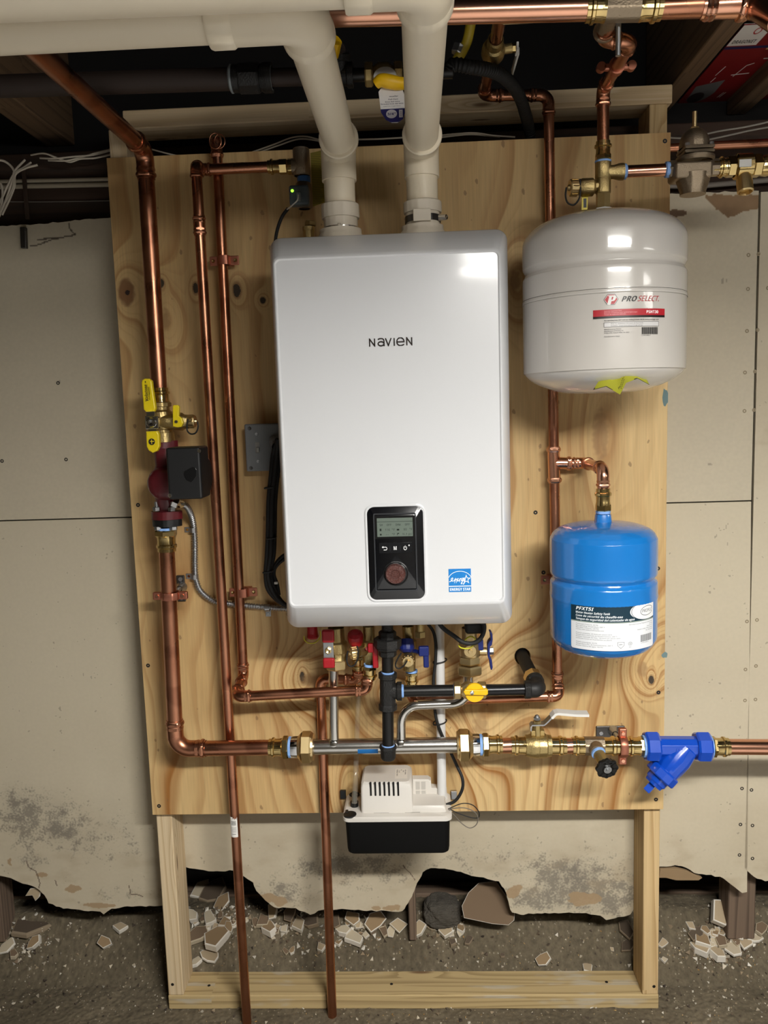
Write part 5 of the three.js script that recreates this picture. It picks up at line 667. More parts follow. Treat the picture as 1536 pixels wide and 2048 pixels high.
  part(bf, 'body', [rev(q(1424), XP, [[0, .0145], [q(1440).x - q(1424).x, .0145]], 24), hex(q(1452), XP, q(1470).x - q(1452).x, .0195), rev(q(1468), XP, [[0, .019], [.003, .0235], [q(1500).x - q(1468).x, .0235], [q(1503).x - q(1468).x, .02]], 30), hex(q(1502), XP, q(1521).x - q(1502).x, .0215), rev(q(1520), XP, [[0, .018], [.012, .02], [.018, .018], [.05, .018]], 24)], M.brass); part(bf, 'press_socket', press(q(1437), XP, q(1453).x - q(1437).x, .0145), M.brass);
  const vp = V(q(1485).x, ym - .018, zt + .006); part(bf, 'vent_port', rev(vp, V(.02, -1, .28), [[0, .013], [.012, .0145], [.032, .0145], [.034, .012], [.026, .011], [.026, 0]], 26), M.brassNut); part(bf, 'sticker', pbox(1479, 319, 1503, 333, zt + .0245, .001, 0), M.labelGrey, 'white sticker');
  // copper rising from the tee to the ceiling pipe
  const ri = thing('copper_pipe', 'zigzag copper pipe with elbows from the ceiling down to the white tank\'s brass valve', 'copper pipe'); const e = P(1213, 178, zt + .01), zc = .535; const w0 = V(cx, Y(300), zt), w1 = V(cx, e.y + .004, zt), w2 = V(P(1262, 92, zc).x, P(1262, 92, zc).y, zc), w3 = V(P(1206, 80, zc).x, P(1206, 80, zc).y, zc), w4 = P(1207, 66, .6);
  w2.y = w1.y; run(ri, [w0, w1, w2, V(w3.x, w3.y, zc), P(1222, 26, .612)], r34, M.copper, { R: .017, hub: .014 });
  const m = w1.clone().lerp(w2, .5); const st = part(ri, 'pipe_clamp', [cyl(m.clone().add(V(0, 0, -.008)), m.clone().add(V(0, 0, .008)), r34 + .003), box(.05, .012, .012, m, .004), cyl(m.clone().add(V(-.026, 0, -.006)), m.clone().add(V(-.026, 0, .006)), .008), cyl(m.clone().add(V(.026, 0, -.006)), m.clone().add(V(.026, 0, .006)), .008)], M.strap, 'clamp with two round ears');
  part(ri, 'adapter', [cyl(P(1220, 30, .605), P(1207, 66, .548), .0135), rev(P(1209, 60, .558), P(1207, 66, .548).sub(P(1220, 30, .605)), [[0, .0135], [.002, .017], [.008, .017], [.01, .0135]], 22)], M.bronze);
  part(thing('hanger_rod', 'thin threaded hanger rod behind the zigzag copper pipe', 'rod'), 'rod', cyl(P(1237, 40, .6), P(1236, 112, .6), .004), M.zinc);
}
{
  const z = .62, at = (x, y = 22.5) => P(x, y - (x - 940) * .024, z), t = thing('copper_pipe', 'very thick copper pipe across the top with a brass tee on the right', 'copper pipe'), d = at(1180).sub(at(700)).normalize();
  part(t, 'pipe', tube([at(480), at(800), at(1175)], .0178, 30), M.copperNew); part(t, 'tee', [cyl(at(1208), at(1280), .0205)], M.bronze); for (const [a, b] of [[1172, 1210], [1322, 1278]]) part(t, 'press_socket', press(at(a), b > a ? d : d.clone().negate(), at(a).distanceTo(at(b)), .0178), M.brass); part(t, 'pipe', tube([at(1318), at(1370), at(1405)], .0174, 26), M.copper);
  part(t, 'elbow', [bead(at(1414), d, .0178, .004), bead(at(1424), d, .0178, .004), tube(fillet([at(1402), at(1512), at(1512).add(V(.005, -.06, .08))], .03, 12), .0192, 28), bead(at(1482), d, .0192, .005), bead(at(1491), d, .0192, .004)], M.copperNew);
  const b = solo('blocking_board', 'pale board edge fixed across the joists behind the thick copper pipe', 'board', [(() => { const a = P(1005, 43, .55), c = P(1445, 30, .55); return lumber(c.x - a.x, .03, .02, V((a.x + c.x) / 2, (a.y + c.y) / 2 + .015, .555), .002); })()], M.pineB);
}
// ---------- electrical ----------
{
  const t = thing('switch_box', 'grey metal switch box half hidden at the left side of the boiler', 'switch box'), zf = .152;
  part(t, 'box', pbox(492, 852, 566, 938, .146, .039, .006), M.greyBox); const pl = part(t, 'cover_plate', pbox(488, 848.5, 568, 941, zf, .007, .0035), M.greyBox);
  part(t, 'toggle', [pbox(510, 884.5, 519.5, 906, zf + .001, .002, .0008), pbox(512, 895, 518, 905, zf + .009, .01, .0015)], mat(0x8b8a84, .4));
  for (const [x, y] of [[513.5, 868], [516.5, 922.5], [499, 857], [502, 936]]) part(pl, 'plate_screw', rev(P(x, y, zf), ZP, [[0, .0042], [.0012, .0035], [.0006, .001], [0, 0]], 12), x < 505 ? M.darkSteel : M.zinc);
  part(t, 'connector', rev(P(553, 884, zf), V(.1, -.25, .6), [[0, .017], [.01, .016], [.014, .012], [.026, .0105]], 18), M.greyBox);
  const c = thing('cord', 'bundle of thick black cords hanging from the grey switch box and looping behind the boiler', 'cord'), z = .17;
  for (const [i, dx, dz] of [[0, -4, 0], [1, 3, .004], [2, 9, -.008]]) part(c, 'cable', cable([[556 - dx * .2, 878], [551 + dx, 905], [546 + dx, 950], [541 + dx, 1005], [540 + dx, 1060], [538 + dx, 1110], [534 + dx * .6, 1150], [540 + dx, 1178], [556 + dx * .5, 1200], [574, 1212], [592, 1216]].map(([x, y], k) => P(x, y, z + dz + (k < 1 ? .01 : 0))), .0052, 80, 10), M.blackRubber);
  for (const r of [0, 8]) part(c, 'cable', cable([[586, 1104 + r], [566, 1112 + r], [550, 1130 + r * .8], [544 + r * .5, 1150], [546 + r, 1168], [558, 1190]].map(([x, y]) => P(x, y, z - .018)), .0042, 50, 9), M.blackRubber);
  for (const [x, y] of [[536, 975], [540, 1076], [533, 1143]]) part(c, 'cable_tie', box(.022, .004, .02, P(x + 3, y, z), .0015, .1), M.black); part(c, 'cable_tie', box(.008, .0055, .004, P(552, 1166, z + .01), .001), M.tagWhite, 'white tie end');
}
{
  const t = thing('flexible_conduit', 'ribbed silver flexible conduit from the pump down and right towards the boiler', 'conduit'), z = .1175;
  const pts = [[358, 1006, .2], [372, 1012, .17], [382, 1030, .135], [388, 1055, z], [390, 1090, z], [390, 1130, z], [392, 1158, z], [400, 1180, z], [414, 1194, z], [430, 1203, z], [460, 1208, z], [500, 1212, z], [540, 1215, z], [585, 1218, z]].map(([x, y, q]) => P(x, y, q));
  const curve = new THREE.CatmullRomCurve3(pts, false, 'centripetal').getSpacedPoints(620); part(t, 'ribbed_tube', tube(curve, (l) => .0064 + .0011 * Math.sin(l / .0058 * 6.2832), 12), M.zinc);
  part(t, 'connector', [hex(P(345, 1003, .22), V(.8, -.4, -.1), .014, .0115), cyl(P(349, 1004, .215), P(362, 1008, .19), .0095)], M.chrome); for (const x of [363, 368]) part(t, 'connector_screw', rev(P(x, 1009 - (x > 365 ? 1 : 0), .2), V(.2, .1, 1), [[-.004, .003], [.002, .0032], [.003, 0]], 10), M.chrome);
  const cs = (x, y, dx, dy, l) => { const c = thing('conduit_strap', l, 'conduit strap'), p = P(x, y, .109), q = p.clone().add(V(dx * .014, dy * .014, 0)); part(c, 'tab', box(dx ? .017 : .0125, dx ? .0125 : .017, .002, q, .0008), M.zinc); part(c, 'saddle', rev(V(p.x, p.y, z).add(dx ? V(0, -.0055, 0) : V(-.0055, 0, 0)), dx ? YP : XP, [[0, .0075], [0, .0088], [.011, .0088], [.011, .0075]], 18), M.zinc); part(c, 'screw', rev(q.clone().add(V(dx * .002, dy * .002, .001)), ZP, [[0, .0036], [.001, .003], [.0004, 0]], 10), M.chrome); };
  cs(388.5, 1059, -1, 0, 'small one-hole conduit strap just below the red pump'); cs(391.5, 1152, -1, 0, 'small one-hole conduit strap where the conduit begins to bend right'); cs(536, 1214, 0, -1, 'small one-hole conduit strap hanging below the conduit near the boiler');
}
{
  const t = thing('flow_sensor', 'old brass tee with a grey blue sensor head, lit by a green dot', 'sensor'), z = .169, X = (x, y) => P(x, y, z);
  const c = X(604, 333); part(t, 'tee_body', [rev(X(604, 352), YP, [[0, .0165], [.003, .018], [X(604, 300).y - X(604, 352).y, .0175], [X(604, 297).y - X(604, 352).y, .016], [X(604, 297).y - X(604, 352).y, 0]], 26), cyl(X(584, 333.5), X(600, 333), .0165)], M.bronze);
  part(t, 'press_adapter', [press(X(536, 334), XP, X(560, 334).x - X(536, 334).x, .0112), hex(X(558, 334), XP, .018, .0155), rev(X(573, 334), XP, [[0, .013], [.004, .016], [.012, .016]], 20)], M.brass);
  part(t, 'sealing_tape', rev(X(608, 367), YP, [[0, .0125], [.002, .0138], [.013, .0138], [.014, .0125]], 22), M.tapeDark, 'blue sealing tape'); part(t, 'lower_body', [rev(X(609, 418), YP, [[0, .012], [.004, .0175], [.03, .0185], [.05, .0165], [.056, .012]], 24)], M.bronze);
  const h = part(t, 'sensor_head', pbox(577, 370, 618, 409, .2, .024, .005), mat(0x58646a, .4)); part(h, 'indicator', rev(P(584.5, 381.5, .2002), ZP, [[0, .0032], [.001, .0028], [.0018, 0]], 12), M.led, 'glowing green dot'); part(h, 'wire_exit', pbox(592, 384, 602, 402, .206, .007, .002), mat(0x7b8486, .5));
  part(h, 'white_wire', cable([[597, 390, .208], [595, 400, .214], [584, 411, .204], [574, 419, .172]].map((p) => P(...p)), .0016, 24, 7), M.tagWhite); part(h, 'black_lead', cable([[576, 417, .172], [565, 432, .165], [556, 455, .165], [551, 480, .16], [549, 520, .15]].map((p) => P(...p)), .0036, 40, 9), M.blackRubber);
  const pg = solo('warning_tag', 'faded yellow green paper tag with fine print beside the left vent pipe', 'tag', extrude([[621, 306], [655, 298], [656, 402], [626, 413]].map(([x, y]) => { const p = P(x, y, .1085); return [p.x, p.y]; }), .0008).translate(0, 0, .108), (() => { const p = P(621, 413, .1085), tx = ctex(128, 360, (g, w, h2) => { g.fillStyle = '#8f7f22'; g.fillRect(0, 0, w, h2); g.fillStyle = '#5c5117'; for (let i = 0; i < 34; i++) g.fillRect(10, 12 + i * 10, 96 - (i * 31 % 37), 3); }); tx.wrapS = tx.wrapT = THREE.RepeatWrapping; return new THREE.MeshStandardMaterial({ map: worldMap(tx, p.x, p.y, .042, .13), roughness: .7 }); })());
  const av = thing('air_vent', 'small brass air vent on top of the boiler, left of the left vent collar', 'air vent'); part(av, 'body', [rev(P(618, 478, .2), YP, [[0, .012], [.016, .012], [.018, .013], [.024, .013], [.026, .0075], [.034, .0075]], 20), hex(P(621, 452, .2), YP, .009, .0125), cyl(P(617, 447, .2), P(617, 441, .2), .006)], M.brassCast);
}
// ---------- pipes and cables under the ceiling ----------
{
  const z = .4, r = .0212, at = (x, y = 163) => P(x, y - (x - 240) * .032 + 2, z), d = at(700).sub(at(300)).normalize(), nd = d.clone().negate(), ln = (a, b) => at(a).distanceTo(at(b));
  const t = thing('iron_pipe', 'dark old iron pipe running along under the joists behind the vent pipes, with fittings', 'iron pipe'); part(t, 'pipe', tube([at(-900), at(0), at(468)], .0195), M.ironOld);
  part(t, 'coupling', [rev(at(462), d, [[0, r], [.002, .0235], [.016, .0235], [.02, .0215]], 24), hex(at(478), d, ln(478, 520), .0275, 8), rev(at(520), d, [[0, .0215], [.008, .0255], [.022, .0255], [.022, .018]], 24)], M.ironCast); part(t, 'thread_dope', [462, 485, 538].map((x) => rev(at(x), d, [[-.003, .02], [0, .0242], [.003, .0242], [.006, .02]], 24)), mat(0x7d8486, .7), 'grey thread sealant');
  part(t, 'pipe', tube([at(535), at(600), at(660)], .0155), M.ironOld); part(t, 'tee', [rev(at(640), d, [[0, .014], [0, .0215], [.01, .0215], [.013, .0185], [ln(640, 706) - .012, .0185], [ln(640, 706) - .01, .0215], [ln(640, 706), .0215], [ln(640, 706), .012]], 26), cyl(at(674), at(674).add(V(.006, .036, .02)), .0175), rev(at(674).add(V(.004, .022, .012)), V(.006, .036, .02), [[0, .018], [.002, .0215], [.012, .0215], [.014, .016]], 24)], M.ironCast);
  part(t, 'pipe', tube([at(704), at(715), at(736)], .0115), M.iron); part(t, 'pipe', tube([at(800), at(850), at(905)], .0115), M.iron);
  const k = thing('gas_valve', 'brass gas valve with a yellow lever and a hanging tag, between the two vent pipes', 'valve'); part(k, 'body', [hex(at(730), d, ln(730, 746), .022, 8), rev(at(744), d, [[0, .013], [.004, .014], [.012, .0195], [ln(744, 789) - .012, .0195], [ln(744, 789) - .004, .014], [ln(744, 789), .013]], 26), hex(at(788), d, ln(788, 805), .022, 8), cyl(at(769), at(769).add(V(0, -.022, .012)), .01)], M.brassCast);
  const hl = P(772, 163, z + .03); part(k, 'handle', [tube(new THREE.CatmullRomCurve3([P(752, 168, z + .03), P(762, 161, z + .034), P(778, 163, z + .034), P(798, 167, z + .03), P(822, 166, z + .02)]).getPoints(20), (l, s) => .009 + .003 * Math.sin(s * 3.1), 14).clone().translate(0, 0, 0)], M.yellowGas); part(k, 'handle_washer', rev(P(770, 154, z + .03), V(0, .45, 1), [[0, 0], [0, .02], [.003, .02], [.003, 0]], 24), M.tagWhite, 'white washer rim');
  const tg = ctex(256, 400, (g, w, h) => { g.fillStyle = '#d8d5d2'; g.fillRect(0, 0, w, h); g.fillStyle = '#26246c'; g.fillRect(0, 246, w, 160); g.fillStyle = '#3d3b48'; g.font = 'bold 22px sans-serif'; g.textAlign = 'center'; g.fillText('◎ mueller', 138, 112); g.fillText('Full Port', 140, 146); g.font = 'bold 18px sans-serif'; g.fillText('Brass Ball Valve', 134, 172); g.fillText('Threaded Ends 600 WOG', 128, 196, 230); g.font = '15px sans-serif'; g.fillText('Lead Free Forged Brass', 128, 220, 210); g.fillStyle = '#e4e2ea'; g.beginPath(); g.ellipse(122, 304, 50, 50, 0, 0, 7); g.fill(); g.fillRect(190, 260, 34, 88); g.fillStyle = '#26246c'; g.font = 'bold 40px sans-serif'; g.fillText('3/4"', 122, 318); for (const y of [284, 306, 328]) g.fillRect(202, y, 10, 6); });
  const q = [[757, 184], [762, 177], [785, 173], [804, 176], [809, 190], [811, 222], [806, 238], [795, 246], [784, 246], [772, 240], [762, 225]].map(([x, y]) => { const p = P(x, y, z + .026); return [p.x, p.y]; }), o = P(757, 246, z + .026), o1 = P(811, 173, z + .026); tg.wrapS = tg.wrapT = THREE.RepeatWrapping;
  const te = solo('product_tag', 'white and navy paper tag hanging under the yellow gas valve lever', 'tag', extrude(q, .0008).translate(0, 0, z + .0256), new THREE.MeshStandardMaterial({ map: worldMap(tg, o.x, o.y, o1.x - o.x, o1.y - o.y), roughness: .6 }));
  const g2 = thing('gas_valve', 'yellow valve knob and branch mostly hidden behind the bend of the left vent pipe', 'valve'); part(g2, 'handle', rev(P(664, 91, z + .06), V(.3, .5, .6), [[-.02, .008], [-.016, .016], [.01, .015], [.014, .01], [.014, 0]], 20), M.yellowGas); part(g2, 'body', [cyl(at(674).add(V(.006, .034, .02)), P(664, 96, z + .05), .0135)], M.ironOld);
  const b = thing('gas_hose', 'black ribbed gas hose arching from behind the right vent pipe down behind the plywood', 'hose'); const cu = new THREE.CatmullRomCurve3([at(895), P(905, 130, z), P(940, 134, z), P(985, 142, .36), P(1020, 165, .28), P(1040, 195, .2), P(1050, 225, .145), P(1058, 258, .075), P(1062, 290, .05)], false, 'centripetal').getSpacedPoints(420); part(b, 'ribbed_hose', tube(cu, (l) => .0118 + .0009 * Math.sin(l / .0068 * 6.2832), 14), M.blackRubber);
  const y = thing('gas_hose', 'yellow coated gas tube hanging behind the right vent pipe', 'hose'); part(y, 'tube', cable([[946, 20], [940, 55], [934, 82], [924, 104], [912, 122]].map(([x, yy]) => P(x, yy, .33)), .0095, 40, 12), mat(0x96801a, .5)); part(y, 'nut', hex(P(914, 108, .33), V(.4, 1, 0), .016, .013), M.zinc);
}
{
  const w = (label, list, m, r = .0024) => { const t = thing('cable', label, 'cable'); for (const l of list) part(t, 'strand', cable(l.map((p) => P(...p)), r, 50, 8), m); };
  w('loose pale cables lying along the sill at the left edge of the plywood', [[[62, 310, .01], [90, 307, .03], [115, 316, .03], [140, 324, .02], [160, 318, .02], [190, 316, .02], [225, 308, -.01]], [[80, 316, .01], [110, 317, .03], [150, 313, .03], [185, 310, .02], [225, 300, -.01]], [[97, 321, .01], [135, 321, .03], [160, 315, .02], [195, 305, .02], [230, 296, -.02]]], M.cableWhite, .0021);
  w('fan of pale cables tied together at the far left under the ceiling', [[[-10, 320, .06], [10, 323, .06], [28, 342, .06], [20, 375, .06], [8, 410, .06], [-5, 440, .06]], [[50, 320, .05], [38, 332, .06], [28, 345, .06], [26, 375, .06], [10, 405, .06], [-8, 435, .06]], [[62, 325, .05], [48, 335, .06], [30, 346, .06], [16, 370, .06], [2, 400, .06], [-12, 420, .06]], [[75, 330, .05], [52, 336, .06], [31, 349, .06], [29, 372, .06], [22, 392, .06], [4, 430, .06]], [[-8, 360, .06], [2, 368, .06], [5, 395, .06], [-2, 430, .06]]], M.cableWhite, .0026);
  w('thin pale cables crossing the gap between the plywood and the top rail at the left', [[[300, 298, .06], [330, 306, .07], [360, 313, .05]], [[500, 306, .05], [545, 290, .06], [585, 275, .07], [612, 273, .07], [640, 280, .06]], [[520, 304, .05], [560, 290, .06], [600, 278, .07], [650, 284, .06]]], M.cableWhite, .0018);
  w('thin pale cables crossing the gap above the plywood, right of the vent pipes', [[[716, 279, .06], [760, 278, .07], [810, 275, .07]], [[870, 272, .06], [910, 268, .07], [950, 266, .07], [985, 271, .07], [1030, 274, .06]], [[880, 275, .06], [940, 269, .07], [1000, 274, .06]]], M.cableWhite, .0018);
  w('two thin grey cables behind the pressure valve at the right edge', [[[1330, 275, .03], [1372, 276, .04], [1440, 262, .06], [1490, 254, .07], [1545, 242, .08]], [[1405, 282, .03], [1460, 270, .05], [1500, 261, .06], [1545, 253, .06]]], mat(0x8b867c, .6), .002);
  w('thin pale cable stretched along the dark sill at the left', [[[-10, 403.5, -.03], [100, 403.5, -.03], [235, 401, -.03]]], mat(0x6d665e, .7), .0012);
  const c = thing('sill_pipe', 'pair of slim beige pipes running along the dark sill at the left', 'pipe'); for (const [y0, y1, r] of [[363, 359, .0048], [373.5, 369.5, .0056]]) part(c, 'pipe', tube([P(-300, y0 + 4, -.022), P(0, y0, -.022), P(235, y1 - 1, -.022)], r), mat(0xa59a86, .6));
  const hs = thing('strap_hanger', 'narrow dark metal strap hanging over the slim sill pipes', 'strap'); part(hs, 'band', box(.01, .115, .003, P(51, 388, -.012), .001), M.darkWood);
  const st = thing('bracket', 'small dark metal bracket on the wall at the upper left', 'bracket'); part(st, 'plate', box(.0135, .048, .012, P(48, 476, .006), .002, -.04), M.darkSteel);
  const cp = thing('copper_pipe', 'thin copper pipe along the wall behind the pressure valve at the right edge', 'copper pipe'); part(cp, 'pipe', tube([P(1300, 298, .03), P(1440, 291, .03), P(1560, 285, .03), P(1800, 272, .03)], .0095), M.copper);
  const gp = thing('sill_pipe', 'grey pipe behind the backflow preventer at the right edge', 'pipe'); part(gp, 'pipe', tube([P(1330, 372, -.01), P(1400, 372, -.01), P(1560, 358, -.01)], .006), mat(0x776f66, .6));
}
{
  // printed red sheet lying on the joists, at the upper right
  const h = 2.19, c = [[1452, 92], [1560, 88], [1500, 243], [1362, 246]].map(([x, y]) => PH(x, y, h)), x0 = Math.min(...c.map((p) => p.x)) + .0, x1 = c[0].x + .3, z0 = c[3].z, z1 = PH(1470, 50, h).z;
  const lx = Math.min(c[0].x, c[3].x);
  const tx = ctex(512, 1024, (g, w, hh) => { g.fillStyle = '#7a0e10'; g.fillRect(0, 0, w, hh); g.fillStyle = '#1e1b4a'; g.fillRect(0, 178, w, 22); g.fillStyle = '#c5a46c'; g.fillRect(150, 200, 362, 16); g.scale(.42, 1);  g.fillStyle = '#d9d4cf'; g.fillRect(0, 0, 240, 170);  g.strokeStyle = '#a31314'; g.lineWidth = 8; g.beginPath(); g.arc(150, 50, 24, 0, 7); g.stroke(); g.fillStyle = '#26221f'; g.font = 'bold 40px sans-serif'; g.fillText('DRAGONET', 20, 150, 190); g.fillStyle = '#6b6866'; g.beginPath(); g.moveTo(40, 560); g.lineTo(260, 500); g.lineTo(270, 640); g.quadraticCurveTo(230, 760, 120, 740); g.lineTo(60, 720); g.fill(); g.fillStyle = '#2a1718'; g.beginPath(); g.ellipse(130, 690, 70, 60, 0, 0, 7); g.fill(); g.strokeStyle = '#d9d4cf'; g.lineWidth = 9; for (const [a, b, p, q] of [[150, 360, 130, 450], [150, 470, 140, 520], [330, 360, 300, 470], [270, 452, 420, 440], [330, 360, 380, 340], [360, 640, 340, 700], [380, 640, 360, 700], [90, 800, 60, 860], [260, 830, 170, 960], [330, 800, 250, 960], [420, 300, 470, 300]]) { g.beginPath(); g.moveTo(a, b); g.lineTo(p, q); g.stroke(); } });
  const g = new THREE.BoxGeometry(x1 - lx, .003, z1 - z0); const uv = g.attributes.uv; part(thing('printed_sheet', 'red printed cardboard sheet with white and grey shapes lying between the joists', 'sheet'), 'sheet', g.translate((lx + x1) / 2, h, (z0 + z1) / 2), (() => { const m = new THREE.MeshStandardMaterial({ map: tx, roughness: .55 }); return m; })());
}
// ---------- rubble along the foot of the wall ----------
{
  const shard = (n, th, sd) => { const q = []; for (let i = 0; i < n; i++) { const a = (i + .25 * (rnd() - .5)) / n * 6.2832, r = .5 * (.55 + .45 * rnd()); q.push([r * Math.cos(a), r * .75 * Math.sin(a)]); } return extrude(q, th, .03); };
  const kinds = Array.from({ length: 7 }, (_, i) => shard(4 + i % 4, .16 + .05 * (i % 3)));
  const thin = Array.from({ length: 4 }, (_, i) => shard(5 + i % 3, .06));
  const face = [mat(0x8d7658, .95), mat(0xa8967a, .95), mat(0x6f5c48, .95), mat(0xb7aa92, .95), mat(0x584b3d, .95)];
  const edge = [M.gypsum, M.gypsum, mat(0xb5a890, .95), M.gypsum, mat(0x8c7c66, .95)];
  // px, py, size m, name, label, colour, flat(0) or tilted(1), thin
  const big = [
    [242, 1861, .042, 'pale plaster block alone on the dirt, left of the left stud', 1, .3], [212, 1892, .04, 'tan plaster tile leaning at the far left, below the long pale slab', 0, .8], [70, 1893, .04, 'folded tan paper scrap at the far left', 0, .9], [60, 1860, .12, 'long pale slab of plasterboard lying at the far left', 4, .12, 1], [15, 1900, .05, 'curled white plaster strip at the left picture edge', 3, .6, 1], [28, 1915, .03, 'small brown fragment under the curled strip at the left edge', 2, .4],
    [425, 1790, .1, 'grey plaster slab in the left hole, lying behind the thin copper pipe', 4, .35, 1], [405, 1786, .08, 'white edged plaster splinter lying in the left hole', 3, .4, 1], [445, 1812, .06, 'torn tan paper piece below the left hole', 0, .5, 1], [385, 1838, .04, 'white block beside the left stud', 3, .6], [420, 1842, .045, 'white crumbled block right of the left stud', 3, .4], [450, 1850, .04, 'tan crumbled block next to the copper pipe', 0, .5], [432, 1888, .085, 'large tan torn plaster sheet between left stud and copper pipe', 0, .35], [400, 1880, .06, 'brown scrap leaning on the left stud', 2, .5], [420, 1918, .06, 'pale flake in front of the large tan torn sheet', 1, .3, 1], [394, 1930, .03, 'small pale flake near the bottom plate at the left stud', 3, .3], [490, 1845, .02, 'tiny white cube right of the copper pipe', 3, .7],
    [548, 1832, .042, 'tan broken tile standing below the middle wall piece', 1, 1.1], [526, 1851, .045, 'brown fragment leaning left of the standing tan tile', 2, .6], [540, 1865, .05, 'flat tan brick-like piece with a dark top', 0, .25], [582, 1836, .045, 'striped grey fragment standing below the torn wall', 4, 1.0], [600, 1857, .05, 'pale plaster fragment beside the return pipe', 1, .5], [624, 1850, .045, 'dark fragment just left of the second copper pipe', 4, .6], [585, 1903, .022, 'little ochre piece, left one of the pair in front of the pipes', 0, .5], [572, 1908, .02, 'little brown piece beside the ochre piece', 2, .5], [642, 1900, .03, 'pale rimmed lump at the second copper pipe', 1, .5],
    [706, 1845, .05, 'square tan tile standing right of the second copper pipe', 0, 1.0], [752, 1855, .062, 'larger pink tan tile standing right of the square tan tile', 0, 1.0], [797, 1858, .05, 'rough pale tile standing at the right end of the tile row', 1, 1.0], [840, 1868, .044, 'diamond shaped pale tile lying on its corner', 1, .7], [685, 1866, .04, 'pale rubble block just right of the second copper pipe', 3, .4], [706, 1884, .052, 'wide pale slab with white edges in front of the tile row', 3, .3], [732, 1872, .022, 'small white corner piece in front of the pink tan tile', 3, .6], [672, 1850, .04, 'grey tan block behind the second copper pipe', 4, .8],
    [886, 1842, .05, 'tan folded cardboard scrap under the leaning slab', 0, .9], [905, 1826, .05, 'brown splintered scrap standing left of the leaning slab', 2, 1.1], [893, 1868, .045, 'yellowish torn scrap in front of the splintered scrap', 1, .6], [864, 1858, .03, 'dark tan scrap right of the diamond tile', 2, .7], [938, 1884, .028, 'round grey stone in front of the leaning slab', 4, .4], [905, 1889, .026, 'smooth pale pebble left of the round grey stone', 4, .3], [1004, 1915, .016, 'little dark stone in the bare dirt', 4, .4], [1086, 1925, .042, 'square tan paper tile by the bottom plate', 0, .85], [1224, 1902, .014, 'tiny tan chip standing in the bare dirt', 1, .8],
    [1250, 1868, .06, 'curved dark sheet with a white edge behind the right stud', 4, .6, 1], [1255, 1895, .045, 'second curved dark sheet below, behind the right stud', 4, .6, 1], [1326, 1890, .028, 'pale corner piece just right of the right stud', 1, .7], [1328, 1925, .02, 'white chip right of the right stud', 3, .4], [1440, 1842, .08, 'big pale plaster slab leaning on the old stud at the right', 1, .95], [1393, 1872, .05, 'grey flap left of the big pale slab', 4, .5, 1], [1405, 1885, .06, 'tan crumbling board piece in the right heap', 0, .35], [1440, 1888, .04, 'brown corner piece in the middle of the right heap', 2, .5], [1470, 1868, .06, 'tan flake leaning over the right heap', 0, .7, 1], [1490, 1885, .06, 'pale layered flake in the right heap', 1, .4, 1], [1465, 1900, .055, 'white edged plate at the front of the right heap', 3, .25, 1], [1510, 1880, .05, 'stack of white edged flakes at the right picture edge', 3, .3, 1], [1522, 1862, .04, 'brown flake at the right picture edge', 2, .5], [1380, 1855, .03, 'small pale piece at the left of the right heap', 1, .5], [1400, 1905, .05, 'pale crumbly lump in front of the right heap', 1, .2], [1430, 1915, .045, 'light tan crumbly lump at the foot of the right heap', 1, .2],
    [268, 1932, .012, 'tiny white ring shaped crumb on the dirt at the left', 3, .2], [1175, 1938, .04, 'yellow wood splinter behind the bottom plate at the right', 1, .1, 1],
  ];
  const spots = [[0, 45, 1865, 50, 'small plaster chip among the rubble at the far left of the wall foot'], [22, 430, 1850, 60, 'small plaster chip in the rubble between the left stud and the first copper pipe'], [18, 570, 1850, 60, 'small plaster chip in the rubble between the two thin copper pipes'], [24, 720, 1862, 75, 'small plaster chip in the tile heap right of the second copper pipe'], [12, 895, 1862, 40, 'small plaster chip in the heap below the leaning brown slab'], [30, 1440, 1888, 75, 'small plaster chip in the big heap at the right of the frame']];
  spots[0][0] = 11; for (const [n, x, y, r, l] of spots) for (let i = 0; i < n; i++) big.push([x + r * (rnd() + rnd() - 1), y + .45 * r * (rnd() + rnd() - 1), .012 + .02 * rnd(), l, Math.floor(rnd() * 5), rnd() * .9, rnd() < .4 ? 1 : 0]);
  big.forEach(([x, y, s, label, c, tilt, th], i) => { s *= 1.3;
    const p = G(x, y), m = new THREE.Mesh((th ? thin : kinds)[i % (th ? 4 : 7)], [face[c], edge[c]]); m.name = numbered('plaster_fragment'); meta(m, label, 'debris', 'plaster rubble along the foot of the wall');
    const rz = rnd() * 6.28, e = new THREE.Euler(-Math.PI / 2 + tilt * (.75 + .2 * rnd()), 0, 0), q = new THREE.Quaternion().setFromAxisAngle(V(0, 1, 0), (rnd() - .5) * .9).multiply(new THREE.Quaternion().setFromEuler(e)).multiply(new THREE.Quaternion().setFromAxisAngle(V(0, 0, 1), rz));
    m.geometry = m.geometry.clone().scale(s, s, th ? Math.max(s * .9, .07) : Math.min(s * 1.1, .075)).applyQuaternion(q); m.geometry.computeBoundingBox(); const bb = m.geometry.boundingBox; m.position.set(p.x, floorH(p.x, p.z) - bb.min.y - Math.min(.006, (bb.max.y - bb.min.y) * .25), p.z); scene.add(m); tops.push(m);
  });
  // the big slab leaning in the middle hole, and the one fallen piece hanging at the left
  const slab = (label, pts, z, d, m, rx) => { const g = extrude(pts.map(([x, y]) => { const p = P(x, y, z); return [p.x, p.y]; }), d, .001); g.computeBoundingBox(); const b = g.boundingBox, cy = b.min.y; g.translate(0, -cy, 0).rotateX(rx).translate(0, cy, z); const o = new THREE.Mesh(g, m); o.name = numbered('plaster_fragment'); meta(o, label, 'debris', 'plaster rubble along the foot of the wall'); scene.add(o); tops.push(o); };
